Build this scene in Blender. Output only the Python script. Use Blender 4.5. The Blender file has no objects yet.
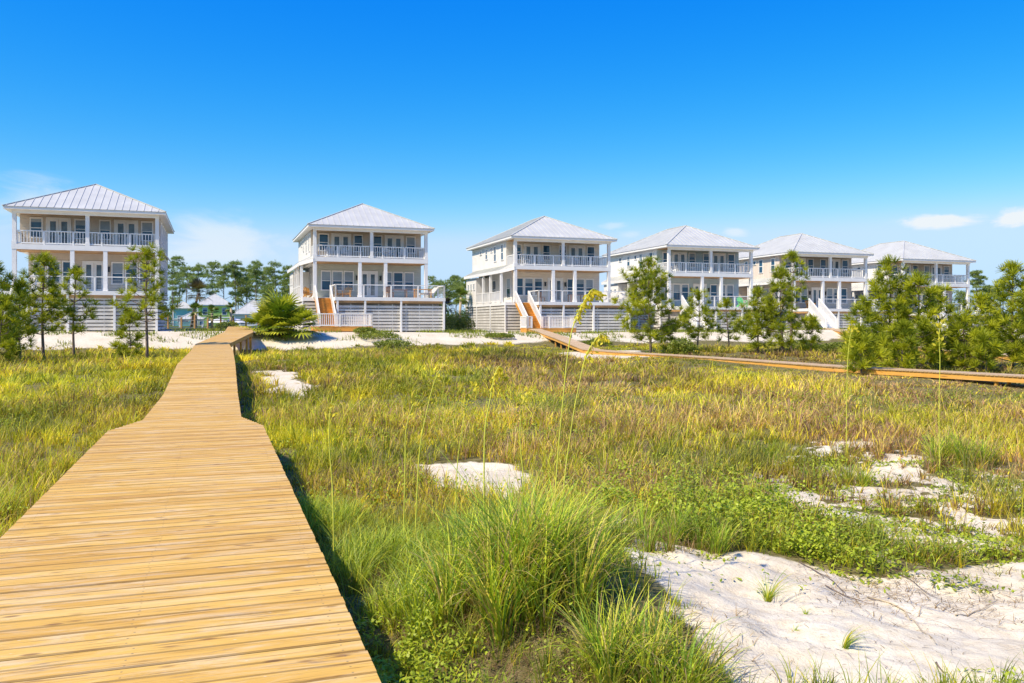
import bpy, math, random
import numpy as np
from mathutils import Vector, Matrix
random.seed(7)
rng = np.random.default_rng(11)
scene = bpy.context.scene
COL = scene.collection
R = math.radians
F, HX, HY, CZ = 850.0, 512.0, 323.0, 3.0

# ------------------------------------------------------------------ noise and terrain
def _hash(ix, iy, seed):
    h = (ix.astype(np.int64)*374761393 + iy.astype(np.int64)*668265263 + seed*1442695041) & 0x7fffffff
    h = ((h ^ (h >> 13))*1274126177) & 0x7fffffff
    return ((h ^ (h >> 16)) & 0xffff)/65535.0
def vnoise(x, y, scale, seed=0):
    x = np.asarray(x, float)/scale; y = np.asarray(y, float)/scale
    ix = np.floor(x); iy = np.floor(y); fx = x-ix; fy = y-iy
    fx = fx*fx*(3-2*fx); fy = fy*fy*(3-2*fy)
    a = _hash(ix, iy, seed); b = _hash(ix+1, iy, seed); c = _hash(ix, iy+1, seed); d = _hash(ix+1, iy+1, seed)
    return (a*(1-fx)+b*fx)*(1-fy)+(c*(1-fx)+d*fx)*fy
def fbm(x, y, scale, seed=0, octv=3):
    s = 0; a = 1; t = 0
    for k in range(octv):
        s = s+a*vnoise(x, y, scale/2**k, seed+k*17); t += a; a *= .5
    return s/t
def sstep(a, b, v):
    t = np.clip((np.asarray(v, float)-a)/(b-a), 0, 1); return t*t*(3-2*t)
def Q(x, y): return np.asarray(y, float)-61-.432*(np.asarray(x, float)+35.9)
def base_h(x, y):
    x = np.asarray(x, float); y = np.asarray(y, float)
    m = .74+.52*sstep(10, 48, y-.25*x)
    m = m+.16*(fbm(x, y, 5.0, 3)-.5)+.5*(fbm(x, y, 16., 9, 2)-.5)*sstep(12, 30, y)
    m = m+.42*np.exp(-(((x-.35)/1.25)**2+((y-6.6)/1.5)**2))      # hummock under the big tussock
    m = m+.22*np.exp(-(((x-2.1)/1.6)**2+((y-9.6)/1.6)**2))
    m = m+.14*np.exp(-(((x-2.4)/1.3)**2+((y-5.6)/.9)**2))
    pl = np.interp(x, [-31, -12, 5, 20, 37, 52], [2.43, 2.3, 2.13, 2.27, 2.42, 2.4])
    pl = pl+.12*(fbm(x, y, 7, 5)-.5)
    t = sstep(-17, -8.5, Q(x, y)+2.2*(fbm(x, y, 9, 21, 2)-.5))
    h = m*(1-t)+pl*t
    return h-.4*sstep(60, 400, np.hypot(x, y-40))
def poly_px(pts, it=6):
    out = []
    for px, py in pts:
        Z = 8.
        for _ in range(14):
            g = float(base_h((px-HX)/F*Z, Z)); Z = .5*Z+.5*max(2., (CZ-g)*F/(py-HY))
        out.append(((px-HX)/F*Z, Z))
    return np.array(out)
POLYS = [poly_px(p) for p in (
    [(258,369),(300,371),(309,385),(303,399),(272,393)],
    [(404,463),(470,459),(528,462),(545,478),(520,500),(450,490),(418,476)],
    [(612,519),(650,541),(720,549),(800,560),(868,573),(930,568),(1030,558),(1100,560),(1120,700),(745,700),(700,650),(672,600),(640,552)],
    [(610,526),(645,520),(668,560),(690,600),(670,625),(650,580)],
    [(560,352),(640,350),(650,357),(570,360)],
    [(455,414),(520,408),(525,414),(460,419)],
)]
POLYS[0] = POLYS[0]; HALF = poly_px([(735,470),(800,440),(880,438),(960,462),(1060,470),(1120,560),(930,570),(860,560),(790,520),(740,500)])
def sdist(x, y, P):
    x = np.asarray(x, float); y = np.asarray(y, float)
    d = np.full(x.shape, 1e9); ins = np.zeros(x.shape, bool); n = len(P)
    for i in range(n):
        a = P[i]; b = P[(i+1) % n]; e = b-a
        wx = x-a[0]; wy = y-a[1]
        t = np.clip((wx*e[0]+wy*e[1])/(e@e), 0, 1)
        d = np.minimum(d, np.hypot(wx-t*e[0], wy-t*e[1]))
        c = ((a[1] > y) != (b[1] > y)) & (x < (b[0]-a[0])*(y-a[1])/(b[1]-a[1]+1e-12)+a[0])
        ins ^= c
    return np.where(ins, d, -d)
def sandmask(x, y):
    x = np.asarray(x, float); y = np.asarray(y, float)
    nz = fbm(x, y, .9, 31)-.5
    m = np.zeros(x.shape)
    for P in POLYS:
        m = np.maximum(m, sstep(-.12, .18, sdist(x, y, P)+nz*.55*np.clip(y/9, .6, 3)))
    hf = sstep(-.5, .8, sdist(x, y, HALF))*sstep(.41, .54, .6*fbm(x, y, .6, 77, 4)+.4*fbm(x, y, .16, 78, 2))
    m = np.maximum(m, hf*.95)
    q = Q(x, y)+3.5*(fbm(x, y, 5, 8)-.5)
    bank = sstep(-15.2, -13.4, q)*(1-sstep(7, 12, q))
    bank = bank*(1-.9*sstep(.56, .66, fbm(x, y, 4.2, 91))*sstep(-9.5, -6, Q(x, y)))
    return np.maximum(m, bank)
def ground_h(x, y):
    x = np.asarray(x, float); y = np.asarray(y, float)
    s = sandmask(x, y); near = 1-sstep(12, 30, y)
    d = .20*(fbm(x, y, .62, 41)-.5)+.05*(fbm(x+2*y, y*.7, .21, 43, 2)-.5)
    return base_h(x, y)+d*s*near+.05*(fbm(x, y, .5, 61, 2)-.5)*(1-s)*near

# ------------------------------------------------------------------ materials
def new_mat(name):
    m = bpy.data.materials.new(name); m.use_nodes = True
    nt = m.node_tree; b = nt.nodes['Principled BSDF']; return m, nt, b
def N(nt, t, **k):
    n = nt.nodes.new(t)
    for a, v in k.items():
        if a in n.inputs.keys() if isinstance(a, str) else False: n.inputs[a].default_value = v
        else: setattr(n, a, v)
    return n
def ramp(nt, fac, stops):
    r = nt.nodes.new('ShaderNodeValToRGB'); e = r.color_ramp.elements
    e[0].position = stops[0][0]; e[0].color = (*stops[0][1], 1)
    e[1].position = stops[-1][0]; e[1].color = (*stops[-1][1], 1)
    for p, c in stops[1:-1]:
        k = e.new(p); k.color = (*c, 1)
    nt.links.new(fac, r.inputs[0]); return r.outputs[0]
def noise(nt, scale, detail=4, vec=None, rough=.5, dist=0.):
    n = nt.nodes.new('ShaderNodeTexNoise'); n.inputs['Scale'].default_value = scale
    n.inputs['Detail'].default_value = detail; n.inputs['Roughness'].default_value = rough; n.inputs['Distortion'].default_value = dist
    if vec is not None: nt.links.new(vec, n.inputs['Vector'])
    return n.outputs['Fac']
def mapping(nt, src, scale=(1, 1, 1), loc=(0, 0, 0)):
    m = nt.nodes.new('ShaderNodeMapping'); m.inputs['Scale'].default_value = scale; m.inputs['Location'].default_value = loc
    nt.links.new(src, m.inputs['Vector']); return m.outputs[0]
def mix(nt, fac, a, b, mode='MIX'):
    m = nt.nodes.new('ShaderNodeMix'); m.data_type = 'RGBA'; m.blend_type = mode
    for s, v in ((m.inputs[0], fac), (m.inputs[6], a), (m.inputs[7], b)):
        if hasattr(v, 'is_linked') or hasattr(v, 'links'): nt.links.new(v, s)
        elif isinstance(v, (int, float)): s.default_value = v
        else: s.default_value = (*v, 1)
    return m.outputs[2]
def math_(nt, op, a, b=None, clamp=False):
    m = nt.nodes.new('ShaderNodeMath'); m.operation = op; m.use_clamp = clamp
    for s, v in ((m.inputs[0], a), (m.inputs[1], b)):
        if v is None: continue
        if isinstance(v, (int, float)): s.default_value = v
        else: nt.links.new(v, s)
    return m.outputs[0]
def attr(nt, name):
    a = nt.nodes.new('ShaderNodeAttribute'); a.attribute_name = name; return a
def bump(nt, b, h, strength=.4, dist=.02):
    n = nt.nodes.new('ShaderNodeBump'); n.inputs['Strength'].default_value = strength; n.inputs['Distance'].default_value = dist
    nt.links.new(h, n.inputs['Height']); nt.links.new(n.outputs[0], b.inputs['Normal'])

def paint(name, col, rough=.6, var=.06, siding=None, metal=0., spec=.35):
    m, nt, b = new_mat(name)
    tc = nt.nodes.new('ShaderNodeTexCoord'); v = tc.outputs['Object']
    n = noise(nt, 1.3, 5, v); c2 = tuple(max(0, c*(1-var*2.2)) for c in col); c1 = tuple(min(1, c*(1+var)) for c in col)
    base = ramp(nt, n, [(.3, c2), (.7, c1)])
    if siding:
        sep = nt.nodes.new('ShaderNodeSeparateXYZ'); nt.links.new(v, sep.inputs[0])
        if siding == 'lap':
            h = math_(nt, 'FRACT', math_(nt, 'MULTIPLY', sep.outputs[2], 1/.19))
            bump(nt, b, h, .9, .03)
        else:
            s = math_(nt, 'ADD', sep.outputs[0], sep.outputs[1])
            f = math_(nt, 'FRACT', math_(nt, 'MULTIPLY', s, 1/.42))
            h = math_(nt, 'GREATER_THAN', f, .86)
            bump(nt, b, h, .9, .03)
    nt.links.new(base, b.inputs['Base Color'])
    b.inputs['Roughness'].default_value = rough; b.inputs['Metallic'].default_value = metal
    b.inputs['Specular IOR Level'].default_value = spec
    return m
M = {}
M['white'] = paint('white_paint', (.82, .80, .76), .5, .03)
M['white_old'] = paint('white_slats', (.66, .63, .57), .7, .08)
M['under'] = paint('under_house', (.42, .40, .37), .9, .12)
M['soffit'] = paint('soffit_wood', (.52, .30, .13), .6, .12)
M['glass'] = paint('window_glass', (.015, .075, .14), .05, .1, spec=.5)
M['curtain_glass'] = paint('door_glass', (.10, .15, .18), .06, .3, spec=.5)
M['dark'] = paint('dark_metal', (.03, .03, .03), .4, .1)
M['teal'] = paint('teal_siding', (.30, .62, .66), .7, .06, 'lap')
M['green_wall'] = paint('green_siding', (.58, .76, .18), .7, .06, 'lap')
M['cushion'] = paint('cushion_fabric', (.62, .58, .52), .9, .08)
M['orange_wood'] = paint('orange_wood', (.62, .29, .05), .5, .12)
M['brown_wood'] = paint('brown_wood', (.26, .12, .05), .6, .15)
M['blind'] = paint('window_blind', (.30, .36, .40), .3, .1)
M['lime'] = paint('lime_plastic', (.12, .60, .18), .5, .03)
M['cable'] = paint('rail_cable', (.55, .57, .58), .4, .05)
M['tan_old'] = paint('tan_shade', (.5, .42, .3), .8, .1)

def roof_mat():
    m, nt, b = new_mat('metal_roof')
    tc = nt.nodes.new('ShaderNodeTexCoord')
    n = noise(nt, .8, 6, tc.outputs['Object'])
    nt.links.new(ramp(nt, n, [(.3, (.49, .49, .45)), (.7, (.58, .58, .53))]), b.inputs['Base Color'])
    b.inputs['Metallic'].default_value = .1; b.inputs['Roughness'].default_value = .55; return m
M['roof'] = roof_mat()

def plank_mat(name, cols, pale=.5):
    m, nt, b = new_mat(name)
    uv = nt.nodes.new('ShaderNodeUVMap'); uv.uv_map = 'UVMap'; a = attr(nt, 'tint')
    v = uv.outputs[0]
    g = noise(nt, 1, 8, mapping(nt, v, (2.2, 60, 1)), .62, .8)
    g2 = noise(nt, 1, 4, mapping(nt, v, (.9, 9, 1)), .5, .4)
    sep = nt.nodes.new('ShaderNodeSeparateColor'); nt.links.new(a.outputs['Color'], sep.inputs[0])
    f = math_(nt, 'ADD', math_(nt, 'MULTIPLY', g2, .42), math_(nt, 'MULTIPLY', sep.outputs[0], .58))
    base = ramp(nt, f, [(.12, cols[0]), (.38, cols[1]), (.62, cols[2]), (.9, cols[3])])
    streak = ramp(nt, g, [(.30, (.40, .30, .22)), (.47, (1, 1, 1)), (.72, (1.12, 1.1, 1.05))])
    c = mix(nt, .95, base, streak, 'MULTIPLY')
    # weathered pale patches
    w = noise(nt, 1, 6, mapping(nt, v, (1.1, 6, 1), (7, 3, 0)), .72, 1.2)
    wf = ramp(nt, w, [(.48, (0, 0, 0)), (.66, (1, 1, 1))])
    c = mix(nt, math_(nt, 'MULTIPLY', wf, pale), c, (.72, .60, .40))
    dk = noise(nt, 1, 6, mapping(nt, v, (3.0, 26, 1), (1, 8, 0)), .7, 1.0)
    df = ramp(nt, dk, [(.58, (0, 0, 0)), (.70, (1, 1, 1))])
    c = mix(nt, math_(nt, 'MULTIPLY', df, .6), c, (.20, .15, .13))
    # knots
    vo = nt.nodes.new('ShaderNodeTexVoronoi'); vo.inputs['Scale'].default_value = 1
    nt.links.new(mapping(nt, v, (2.6, 8, 1)), vo.inputs['Vector'])
    kf = ramp(nt, vo.outputs['Distance'], [(.07, (1, 1, 1)), (.16, (0, 0, 0))])
    c = mix(nt, math_(nt, 'MULTIPLY', kf, .75), c, (.20, .09, .03))
    vo2 = nt.nodes.new('ShaderNodeTexVoronoi'); nt.links.new(mapping(nt, v, (5, 16, 1), (3, 1, 0)), vo2.inputs['Vector']); vo2.inputs['Scale'].default_value = 1
    sf = ramp(nt, vo2.outputs['Distance'], [(.03, (1, 1, 1)), (.06, (0, 0, 0))])
    c = mix(nt, math_(nt, 'MULTIPLY', sf, .6), c, (.75, .70, .62))
    lu = nt.nodes.new('ShaderNodeUVMap'); lu.uv_map = 'Local'; uvm = nt.nodes.new('ShaderNodeSeparateXYZ'); nt.links.new(lu.outputs[0], uvm.inputs[0])
    au = math_(nt, 'ABSOLUTE', uvm.outputs[0]); av = math_(nt, 'SUBTRACT', math_(nt, 'ABSOLUTE', uvm.outputs[1]), .036)
    nd = math_(nt, 'MINIMUM', math_(nt, 'ABSOLUTE', math_(nt, 'SUBTRACT', au, 1.03)), au)
    dist = math_(nt, 'SQRT', math_(nt, 'ADD', math_(nt, 'MULTIPLY', nd, nd), math_(nt, 'MULTIPLY', av, av)))
    c = mix(nt, math_(nt, 'MULTIPLY', math_(nt, 'LESS_THAN', dist, .006), .6), c, (.10, .08, .07))
    c = mix(nt, math_(nt, 'MULTIPLY', sep.outputs[1], .56), c, (.13, .075, .035))  # plank edges browned: weathered wood, plus shade of the gaps painted into the colour
    nt.links.new(c, b.inputs['Base Color'])
    b.inputs['Roughness'].default_value = .62; b.inputs['Specular IOR Level'].default_value = .3
    bump(nt, b, g, .35, .004); return m
M['plank'] = plank_mat('boardwalk_planks', [(.42, .21, .04), (.60, .34, .06), (.70, .43, .09), (.72, .51, .18)], .5)
M['plank2'] = plank_mat('weathered_planks', [(.46, .30, .15), (.58, .40, .20), (.62, .45, .26), (.64, .50, .33)], .5)
M['joist'] = plank_mat('treated_joist', [(.50, .22, .03), (.66, .32, .05), (.70, .36, .07), (.72, .40, .12)], .2)

def foliage_mat(name, trans=.35, rough=.55, gain=(1, 1, 1)):
    m, nt, b = new_mat(name)
    a = attr(nt, 'col')
    c = mix(nt, 1., a.outputs['Color'], gain, 'MULTIPLY')
    nt.links.new(c, b.inputs['Base Color']); b.inputs['Roughness'].default_value = rough
    b.inputs['Specular IOR Level'].default_value = .25
    t = nt.nodes.new('ShaderNodeBsdfTranslucent'); c2 = mix(nt, 1., c, (1.25, 1.3, .6), 'MULTIPLY'); nt.links.new(c2, t.inputs[0])
    ms = nt.nodes.new('ShaderNodeMixShader'); ms.inputs[0].default_value = trans
    nt.links.new(b.outputs[0], ms.inputs[1]); nt.links.new(t.outputs[0], ms.inputs[2])
    nt.links.new(ms.outputs[0], nt.nodes['Material Output'].inputs[0]); return m
M['grass'] = foliage_mat('grass_blades', .38)
M['needle'] = foliage_mat('pine_needles', .25)
M['leaf'] = foliage_mat('broad_leaves', .3, .4)

def bark_mat():
    m, nt, b = new_mat('bark')
    tc = nt.nodes.new('ShaderNodeTexCoord')
    n = noise(nt, 6, 5, mapping(nt, tc.outputs['Object'], (3, 3, 1)))
    nt.links.new(ramp(nt, n, [(.3, (.10, .07, .05)), (.7, (.26, .19, .14))]), b.inputs['Base Color'])
    b.inputs['Roughness'].default_value = .9; bump(nt, b, n, .6, .02); return m
M['bark'] = bark_mat()

def ground_mat():
    m, nt, b = new_mat('ground_surface')
    tc = nt.nodes.new('ShaderNodeTexCoord'); v = tc.outputs['Object']
    a = attr(nt, 'sand')
    n1 = noise(nt, .7, 6, v); n2 = noise(nt, 9, 6, v, .65); n3 = noise(nt, 60, 3, v); n4 = noise(nt, 260, 2, v)
    sand = ramp(nt, n1, [(.3, (.69, .61, .45)), (.7, (.80, .73, .57))])
    sand = mix(nt, .5, sand, ramp(nt, n2, [(.35, (.74, .66, .55)), (.6, (1, 1, 1))]), 'MULTIPLY')
    sp = ramp(nt, n3, [(.28, (.45, .36, .26)), (.38, (1, 1, 1))]); sand = mix(nt, .55, sand, sp, 'MULTIPLY')
    gr = ramp(nt, n4, [(.3, (.80, .78, .74)), (.6, (1, 1, 1))]); sand = mix(nt, .6, sand, gr, 'MULTIPLY')
    soil = ramp(nt, n2, [(.3, (.07, .055, .022)), (.5, (.16, .14, .05)), (.72, (.30, .25, .13))])
    far = ramp(nt, noise(nt, .06, 5, v), [(.35, (.06, .085, .02)), (.65, (.12, .14, .04))])
    fa = attr(nt, 'farg'); soil = mix(nt, fa.outputs['Fac'], soil, far)
    s = math_(nt, 'ADD', a.outputs['Fac'], math_(nt, 'MULTIPLY', math_(nt, 'SUBTRACT', n2, .5), .7))
    sf = ramp(nt, s, [(.38, (0, 0, 0)), (.60, (1, 1, 1))])
    nt.links.new(mix(nt, sf, soil, sand), b.inputs['Base Color'])
    b.inputs['Roughness'].default_value = .95; b.inputs['Specular IOR Level'].default_value = .1
    h = math_(nt, 'ADD', math_(nt, 'MULTIPLY', n2, 1.), math_(nt, 'MULTIPLY', n3, .25))
    bump(nt, b, h, .5, .05); return m
M['ground'] = ground_mat()

# ------------------------------------------------------------------ mesh helpers
def tag(o, label=None, cat=None, group=None, kind=None):
    if label: o['label'] = label
    if cat: o['category'] = cat
    if group: o['group'] = group
    if kind: o['kind'] = kind
    return o
def empty(name, loc=(0, 0, 0), rz=0.):
    o = bpy.data.objects.new(name, None); COL.objects.link(o); o.location = loc; o.rotation_euler = (0, 0, rz)
    o.empty_display_size = .3; return o
def link(name, me, mat, parent=None):
    o = bpy.data.objects.new(name, me); COL.objects.link(o)
    if mat is not None:
        for mm in (mat if isinstance(mat, (list, tuple)) else [mat]): me.materials.append(mm)
    if parent is not None: o.parent = parent
    return o
class MB:
    def __init__(s): s.v = []; s.f = []
    def box(s, x0, x1, y0, y1, z0, z1):
        n = len(s.v)
        s.v += [(x0,y0,z0),(x1,y0,z0),(x1,y1,z0),(x0,y1,z0),(x0,y0,z1),(x1,y0,z1),(x1,y1,z1),(x0,y1,z1)]
        s.f += [(n,n+3,n+2,n+1),(n+4,n+5,n+6,n+7),(n,n+1,n+5,n+4),(n+1,n+2,n+6,n+5),(n+2,n+3,n+7,n+6),(n+3,n,n+4,n+7)]
        return s
    def bar(s, a, b, w, h, up=(0, 0, 1)):
        a = Vector(a); b = Vector(b); d = (b-a).normalized(); up = Vector(up)
        if abs(d.dot(up)) > .98: up = Vector((0, 1, 0))
        sx = d.cross(up).normalized()*w/2; sz = sx.cross(d).normalized()*h/2
        n = len(s.v)
        for p in (a, b):
            for q in (-sx-sz, sx-sz, sx+sz, -sx+sz): s.v.append(tuple(p+q))
        s.f += [(n,n+1,n+2,n+3),(n+7,n+6,n+5,n+4),(n,n+4,n+5,n+1),(n+1,n+5,n+6,n+2),(n+2,n+6,n+7,n+3),(n+3,n+7,n+4,n)]
        return s
    def tube(s, pts, rad, k=7):
        pts = [Vector(p) for p in pts]; rings = []
        for i, p in enumerate(pts):
            d = (pts[min(i+1, len(pts)-1)]-pts[max(i-1, 0)]).normalized()
            u = d.cross(Vector((0, 1, .13))).normalized(); w = d.cross(u).normalized()
            r = rad[i] if hasattr(rad, '__len__') else rad
            rings.append(len(s.v))
            for j in range(k):
                t = 2*math.pi*j/k; s.v.append(tuple(p+u*r*math.cos(t)+w*r*math.sin(t)))
        for a, b in zip(rings, rings[1:]):
            for j in range(k): s.f.append((a+j, a+(j+1) % k, b+(j+1) % k, b+j))
        s.f.append(tuple(rings[0]+j for j in range(k))[::-1]); s.f.append(tuple(rings[-1]+j for j in range(k)))
        return s
    def poly(s, pts, th=0.):
        n = len(s.v); k = len(pts); s.v += [tuple(p) for p in pts]; s.f.append(tuple(range(n, n+k)))
        if th:
            s.v += [(p[0], p[1], p[2]-th) for p in pts]; s.f.append(tuple(range(n+2*k-1, n+k-1, -1)))
            for j in range(k): s.f.append((n+j, n+k+j, n+k+(j+1) % k, n+(j+1) % k))
        return s
    def build(s, name, mat, parent=None, smooth=False):
        me = bpy.data.meshes.new(name); me.from_pydata(s.v, [], s.f); me.update()
        if smooth: me.polygons.foreach_set('use_smooth', [True]*len(me.polygons))
        return link(name, me, mat, parent)
def quad_mesh(name, V, FQ, col=None, uv=None, tint=None):
    """V (n,3), FQ (m,4) arrays"""
    me = bpy.data.meshes.new(name); n = len(V); m = len(FQ)
    me.vertices.add(n); me.vertices.foreach_set('co', np.asarray(V, np.float32).ravel())
    me.loops.add(m*4); me.loops.foreach_set('vertex_index', np.asarray(FQ, np.int32).ravel())
    me.polygons.add(m); me.polygons.foreach_set('loop_start', np.arange(0, m*4, 4, dtype=np.int32))
    me.polygons.foreach_set('loop_total', np.full(m, 4, np.int32))
    if col is not None:
        a = me.color_attributes.new('col', 'FLOAT_COLOR', 'POINT')
        c = np.ones((n, 4), np.float32); c[:, :3] = col; a.data.foreach_set('color', c.ravel())
    me.update(calc_edges=True); return me

def blades(B, H, W, ang, lean, droop, C, segs=4, leaf=False, tipcol=None, face=None):
    """grass blades. B base (n,3); H height; W width; ang azimuth of lean; lean m; droop share; C colour (n,3)"""
    n = len(B); T = np.linspace(0, 1, segs+1)
    dx = np.cos(ang); dy = np.sin(ang)
    wa = ang+math.pi/2+(rng.uniform(-.9, .9, n) if face is None else face)
    wx = np.cos(wa); wy = np.sin(wa)
    V = np.zeros((n, segs+1, 2, 3), np.float32); CC = np.zeros((n, segs+1, 2, 3), np.float32)
    for i, t in enumerate(T):
        hx = lean*t**1.8; hz = H*(t-droop*t**3)
        px = B[:, 0]+dx*hx; py = B[:, 1]+dy*hx; pz = B[:, 2]+hz
        w = W*(math.sin(math.pi*min(.98, t*.9+.08)) if leaf else (1-t)**.7+.08)*.5
        V[:, i, 0] = np.stack([px-wx*w, py-wy*w, pz], 1); V[:, i, 1] = np.stack([px+wx*w, py+wy*w, pz], 1)
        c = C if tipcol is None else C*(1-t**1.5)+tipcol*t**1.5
        CC[:, i, 0] = c; CC[:, i, 1] = c
    base = (np.arange(n)*(segs+1)*2)[:, None, None]
    k = np.arange(segs)[None, :, None]*2
    FQ = (base+k+np.array([0, 1, 3, 2])[None, None, :]).reshape(-1, 4)
    return V.reshape(-1, 3), FQ, CC.reshape(-1, 3)
class QB:
    def __init__(s): s.V = []; s.F = []; s.C = []; s.n = 0
    def add(s, vfc):
        V, Fq, C = vfc; s.V.append(V); s.F.append(Fq+s.n); s.C.append(C); s.n += len(V)
    def build(s, name, mat, parent=None):
        me = quad_mesh(name, np.concatenate(s.V), np.concatenate(s.F), np.concatenate(s.C)); return link(name, me, mat, parent)

# ------------------------------------------------------------------ camera, light, sky
cam = bpy.data.cameras.new('camera'); co = bpy.data.objects.new('camera', cam); COL.objects.link(co)
co.location = (0, 0, CZ); co.rotation_euler = (R(90), 0, 0)
cam.sensor_width = 36; cam.lens = 36*F/1024; cam.shift_y = -(341.5-HY)/1024; cam.clip_end = 6000; cam.clip_start = .05
scene.camera = co
sdir = Vector((-.80, -.60, 0)).normalized()      # towards the sun, horizontally
SE = R(50)
sv = Vector((sdir.x*math.cos(SE), sdir.y*math.cos(SE), math.sin(SE)))
sl = bpy.data.lights.new('sun', 'SUN'); sl.energy = 4.6; sl.angle = R(.55); sl.color = (1, .88, .69)
so = bpy.data.objects.new('sun', sl); COL.objects.link(so); so.rotation_euler = sv.to_track_quat('Z', 'Y').to_euler(); so.location = (-60, -40, 80)
w = bpy.data.worlds.new('World'); scene.world = w; w.use_nodes = True; nt = w.node_tree
bg = nt.nodes['Background']
sky = nt.nodes.new('ShaderNodeTexSky'); sky.sky_type = 'NISHITA'; sky.sun_disc = False
sky.sun_elevation = SE; sky.sun_rotation = math.atan2(sdir.x, sdir.y); sky.air_density = 1.0; sky.dust_density = .3; sky.ozone_density = 2.5
hs = nt.nodes.new('ShaderNodeHueSaturation'); hs.inputs['Saturation'].default_value = 1.45; hs.inputs['Value'].default_value = 1.0
nt.links.new(sky.outputs[0], hs.inputs['Color'])
tc = nt.nodes.new('ShaderNodeTexCoord'); D = tc.outputs['Generated']
nz = noise(nt, 9, 7, mapping(nt, D, (1, 1, 3.2)), .62, .6)
nz2 = noise(nt, 26, 6, mapping(nt, D, (1, 1, 2.6), (3, 1, 2)), .6, .3)
tot = None
def dirpx(px, py):
    v = Vector((px-HX, F, HY-py)); return v.normalized()
for (px, py, sx, sy, a, th, nn) in ((225, 245, 90, 40, .62, .30, nz), (30, 205, 75, 38, .5, .38, nz), (-120, 215, 120, 40, .6, .4, nz), (330, 262, 90, 26, .35, .4, nz),
        (944, 221, 52, 10, 1.2, .30, nz2), (1022, 218, 34, 13, 1.2, .30, nz2), (736, 232, 20, 7, .6, .36, nz2), (614, 225, 20, 6, .4, .36, nz2), (632, 235, 24, 7, .35, .36, nz2),
        (1180, 230, 90, 22, .9, .36, nz2), (660, 300, 330, 30, .16, .3, nz)):
    d = dirpx(px, py)
    s = nt.nodes.new('ShaderNodeVectorMath'); s.operation = 'SUBTRACT'; nt.links.new(D, s.inputs[0]); s.inputs[1].default_value = d
    s2 = nt.nodes.new('ShaderNodeVectorMath'); s2.operation = 'MULTIPLY'; nt.links.new(s.outputs[0], s2.inputs[0]); s2.inputs[1].default_value = (F/sx, F/sx, F/sy)
    ln = nt.nodes.new('ShaderNodeVectorMath'); ln.operation = 'LENGTH'; nt.links.new(s2.outputs[0], ln.inputs[0])
    e = math_(nt, 'SUBTRACT', 1., ln.outputs['Value'], True)
    g = math_(nt, 'ADD', math_(nt, 'MULTIPLY', e, 1.1), math_(nt, 'MULTIPLY', math_(nt, 'SUBTRACT', nn, .5), 1.9))
    mr = nt.nodes.new('ShaderNodeMapRange'); mr.interpolation_type = 'SMOOTHSTEP'; nt.links.new(g, mr.inputs[0])
    mr.inputs[1].default_value = th-.1; mr.inputs[2].default_value = th+.65; mr.inputs[4].default_value = a
    o_ = math_(nt, 'MULTIPLY', mr.outputs[0], math_(nt, 'MULTIPLY', e, 4., True))
    tot = o_ if tot is None else math_(nt, 'MAXIMUM', tot, o_)
sp_ = nt.nodes.new('ShaderNodeSeparateColor'); nt.links.new(hs.outputs[0], sp_.inputs[0])
cb = nt.nodes.new('ShaderNodeCombineColor')
gr_ = [math_(nt, 'MULTIPLY', math_(nt, 'POWER', math_(nt, 'MAXIMUM', sp_.outputs[ch], 0.001), p_), g_) for ch, (g_, p_) in enumerate(((.56, 1.75), (1.0, 1.0), (4.25, .21)))]
for ch, cap in ((0, .54), (1, .76)):
    sm = nt.nodes.new('ShaderNodeMath'); sm.operation = 'SMOOTH_MIN'; nt.links.new(gr_[ch], sm.inputs[0])
    nt.links.new(math_(nt, 'MULTIPLY', gr_[2], cap), sm.inputs[1]); sm.inputs[2].default_value = 1.2; nt.links.new(sm.outputs[0], cb.inputs[ch])
nt.links.new(gr_[2], cb.inputs[2])
skyc = mix(nt, tot, cb.outputs[0], (5.2, 5.6, 5.9))
nt.links.new(skyc, bg.inputs[0]); bg.inputs[1].default_value = .12
vs = scene.view_settings; vs.view_transform = 'Standard'; vs.look = 'None'; vs.exposure = 0.45; vs.gamma = 1; vs.use_curve_mapping = False

# ------------------------------------------------------------------ ground
def axis(lo, f0, f1, hi, d, g):
    mid = list(np.arange(f0, f1+1e-6, d)); a = []; s = d; p = f1
    while p < hi: s *= g; p += s; a.append(p)
    b = []; s = d; p = f0
    while p > lo: s *= g; p -= s; b.append(p)
    return np.array(b[::-1]+mid+a)
xs = axis(-2500, -2.5, 7.5, 2500, .055, 1.035); ys = axis(-200, 3.4, 10.5, 4000, .055, 1.028)
GX, GY = np.meshgrid(xs, ys)
Z = ground_h(GX, GY); S = sandmask(GX, GY)
V = np.stack([GX.ravel(), GY.ravel(), Z.ravel()], 1)
nx, ny = len(xs), len(ys)
i = (np.arange(ny-1)[:, None]*nx+np.arange(nx-1)[None, :]).ravel()
FQ = np.stack([i, i+1, i+nx+1, i+nx], 1)
me = quad_mesh('ground', V, FQ)
a = me.attributes.new('sand', 'FLOAT', 'POINT'); a.data.foreach_set('value', S.ravel().astype(np.float32))
a = me.attributes.new('farg', 'FLOAT', 'POINT'); a.data.foreach_set('value', sstep(9, 18, Q(GX, GY)).ravel().astype(np.float32))
me.polygons.foreach_set('use_smooth', np.ones(len(FQ), bool))
tag(link('ground', me, M['ground']), kind='structure')
def gz(x, y): return float(ground_h(np.array([x]), np.array([y]))[0])

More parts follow.
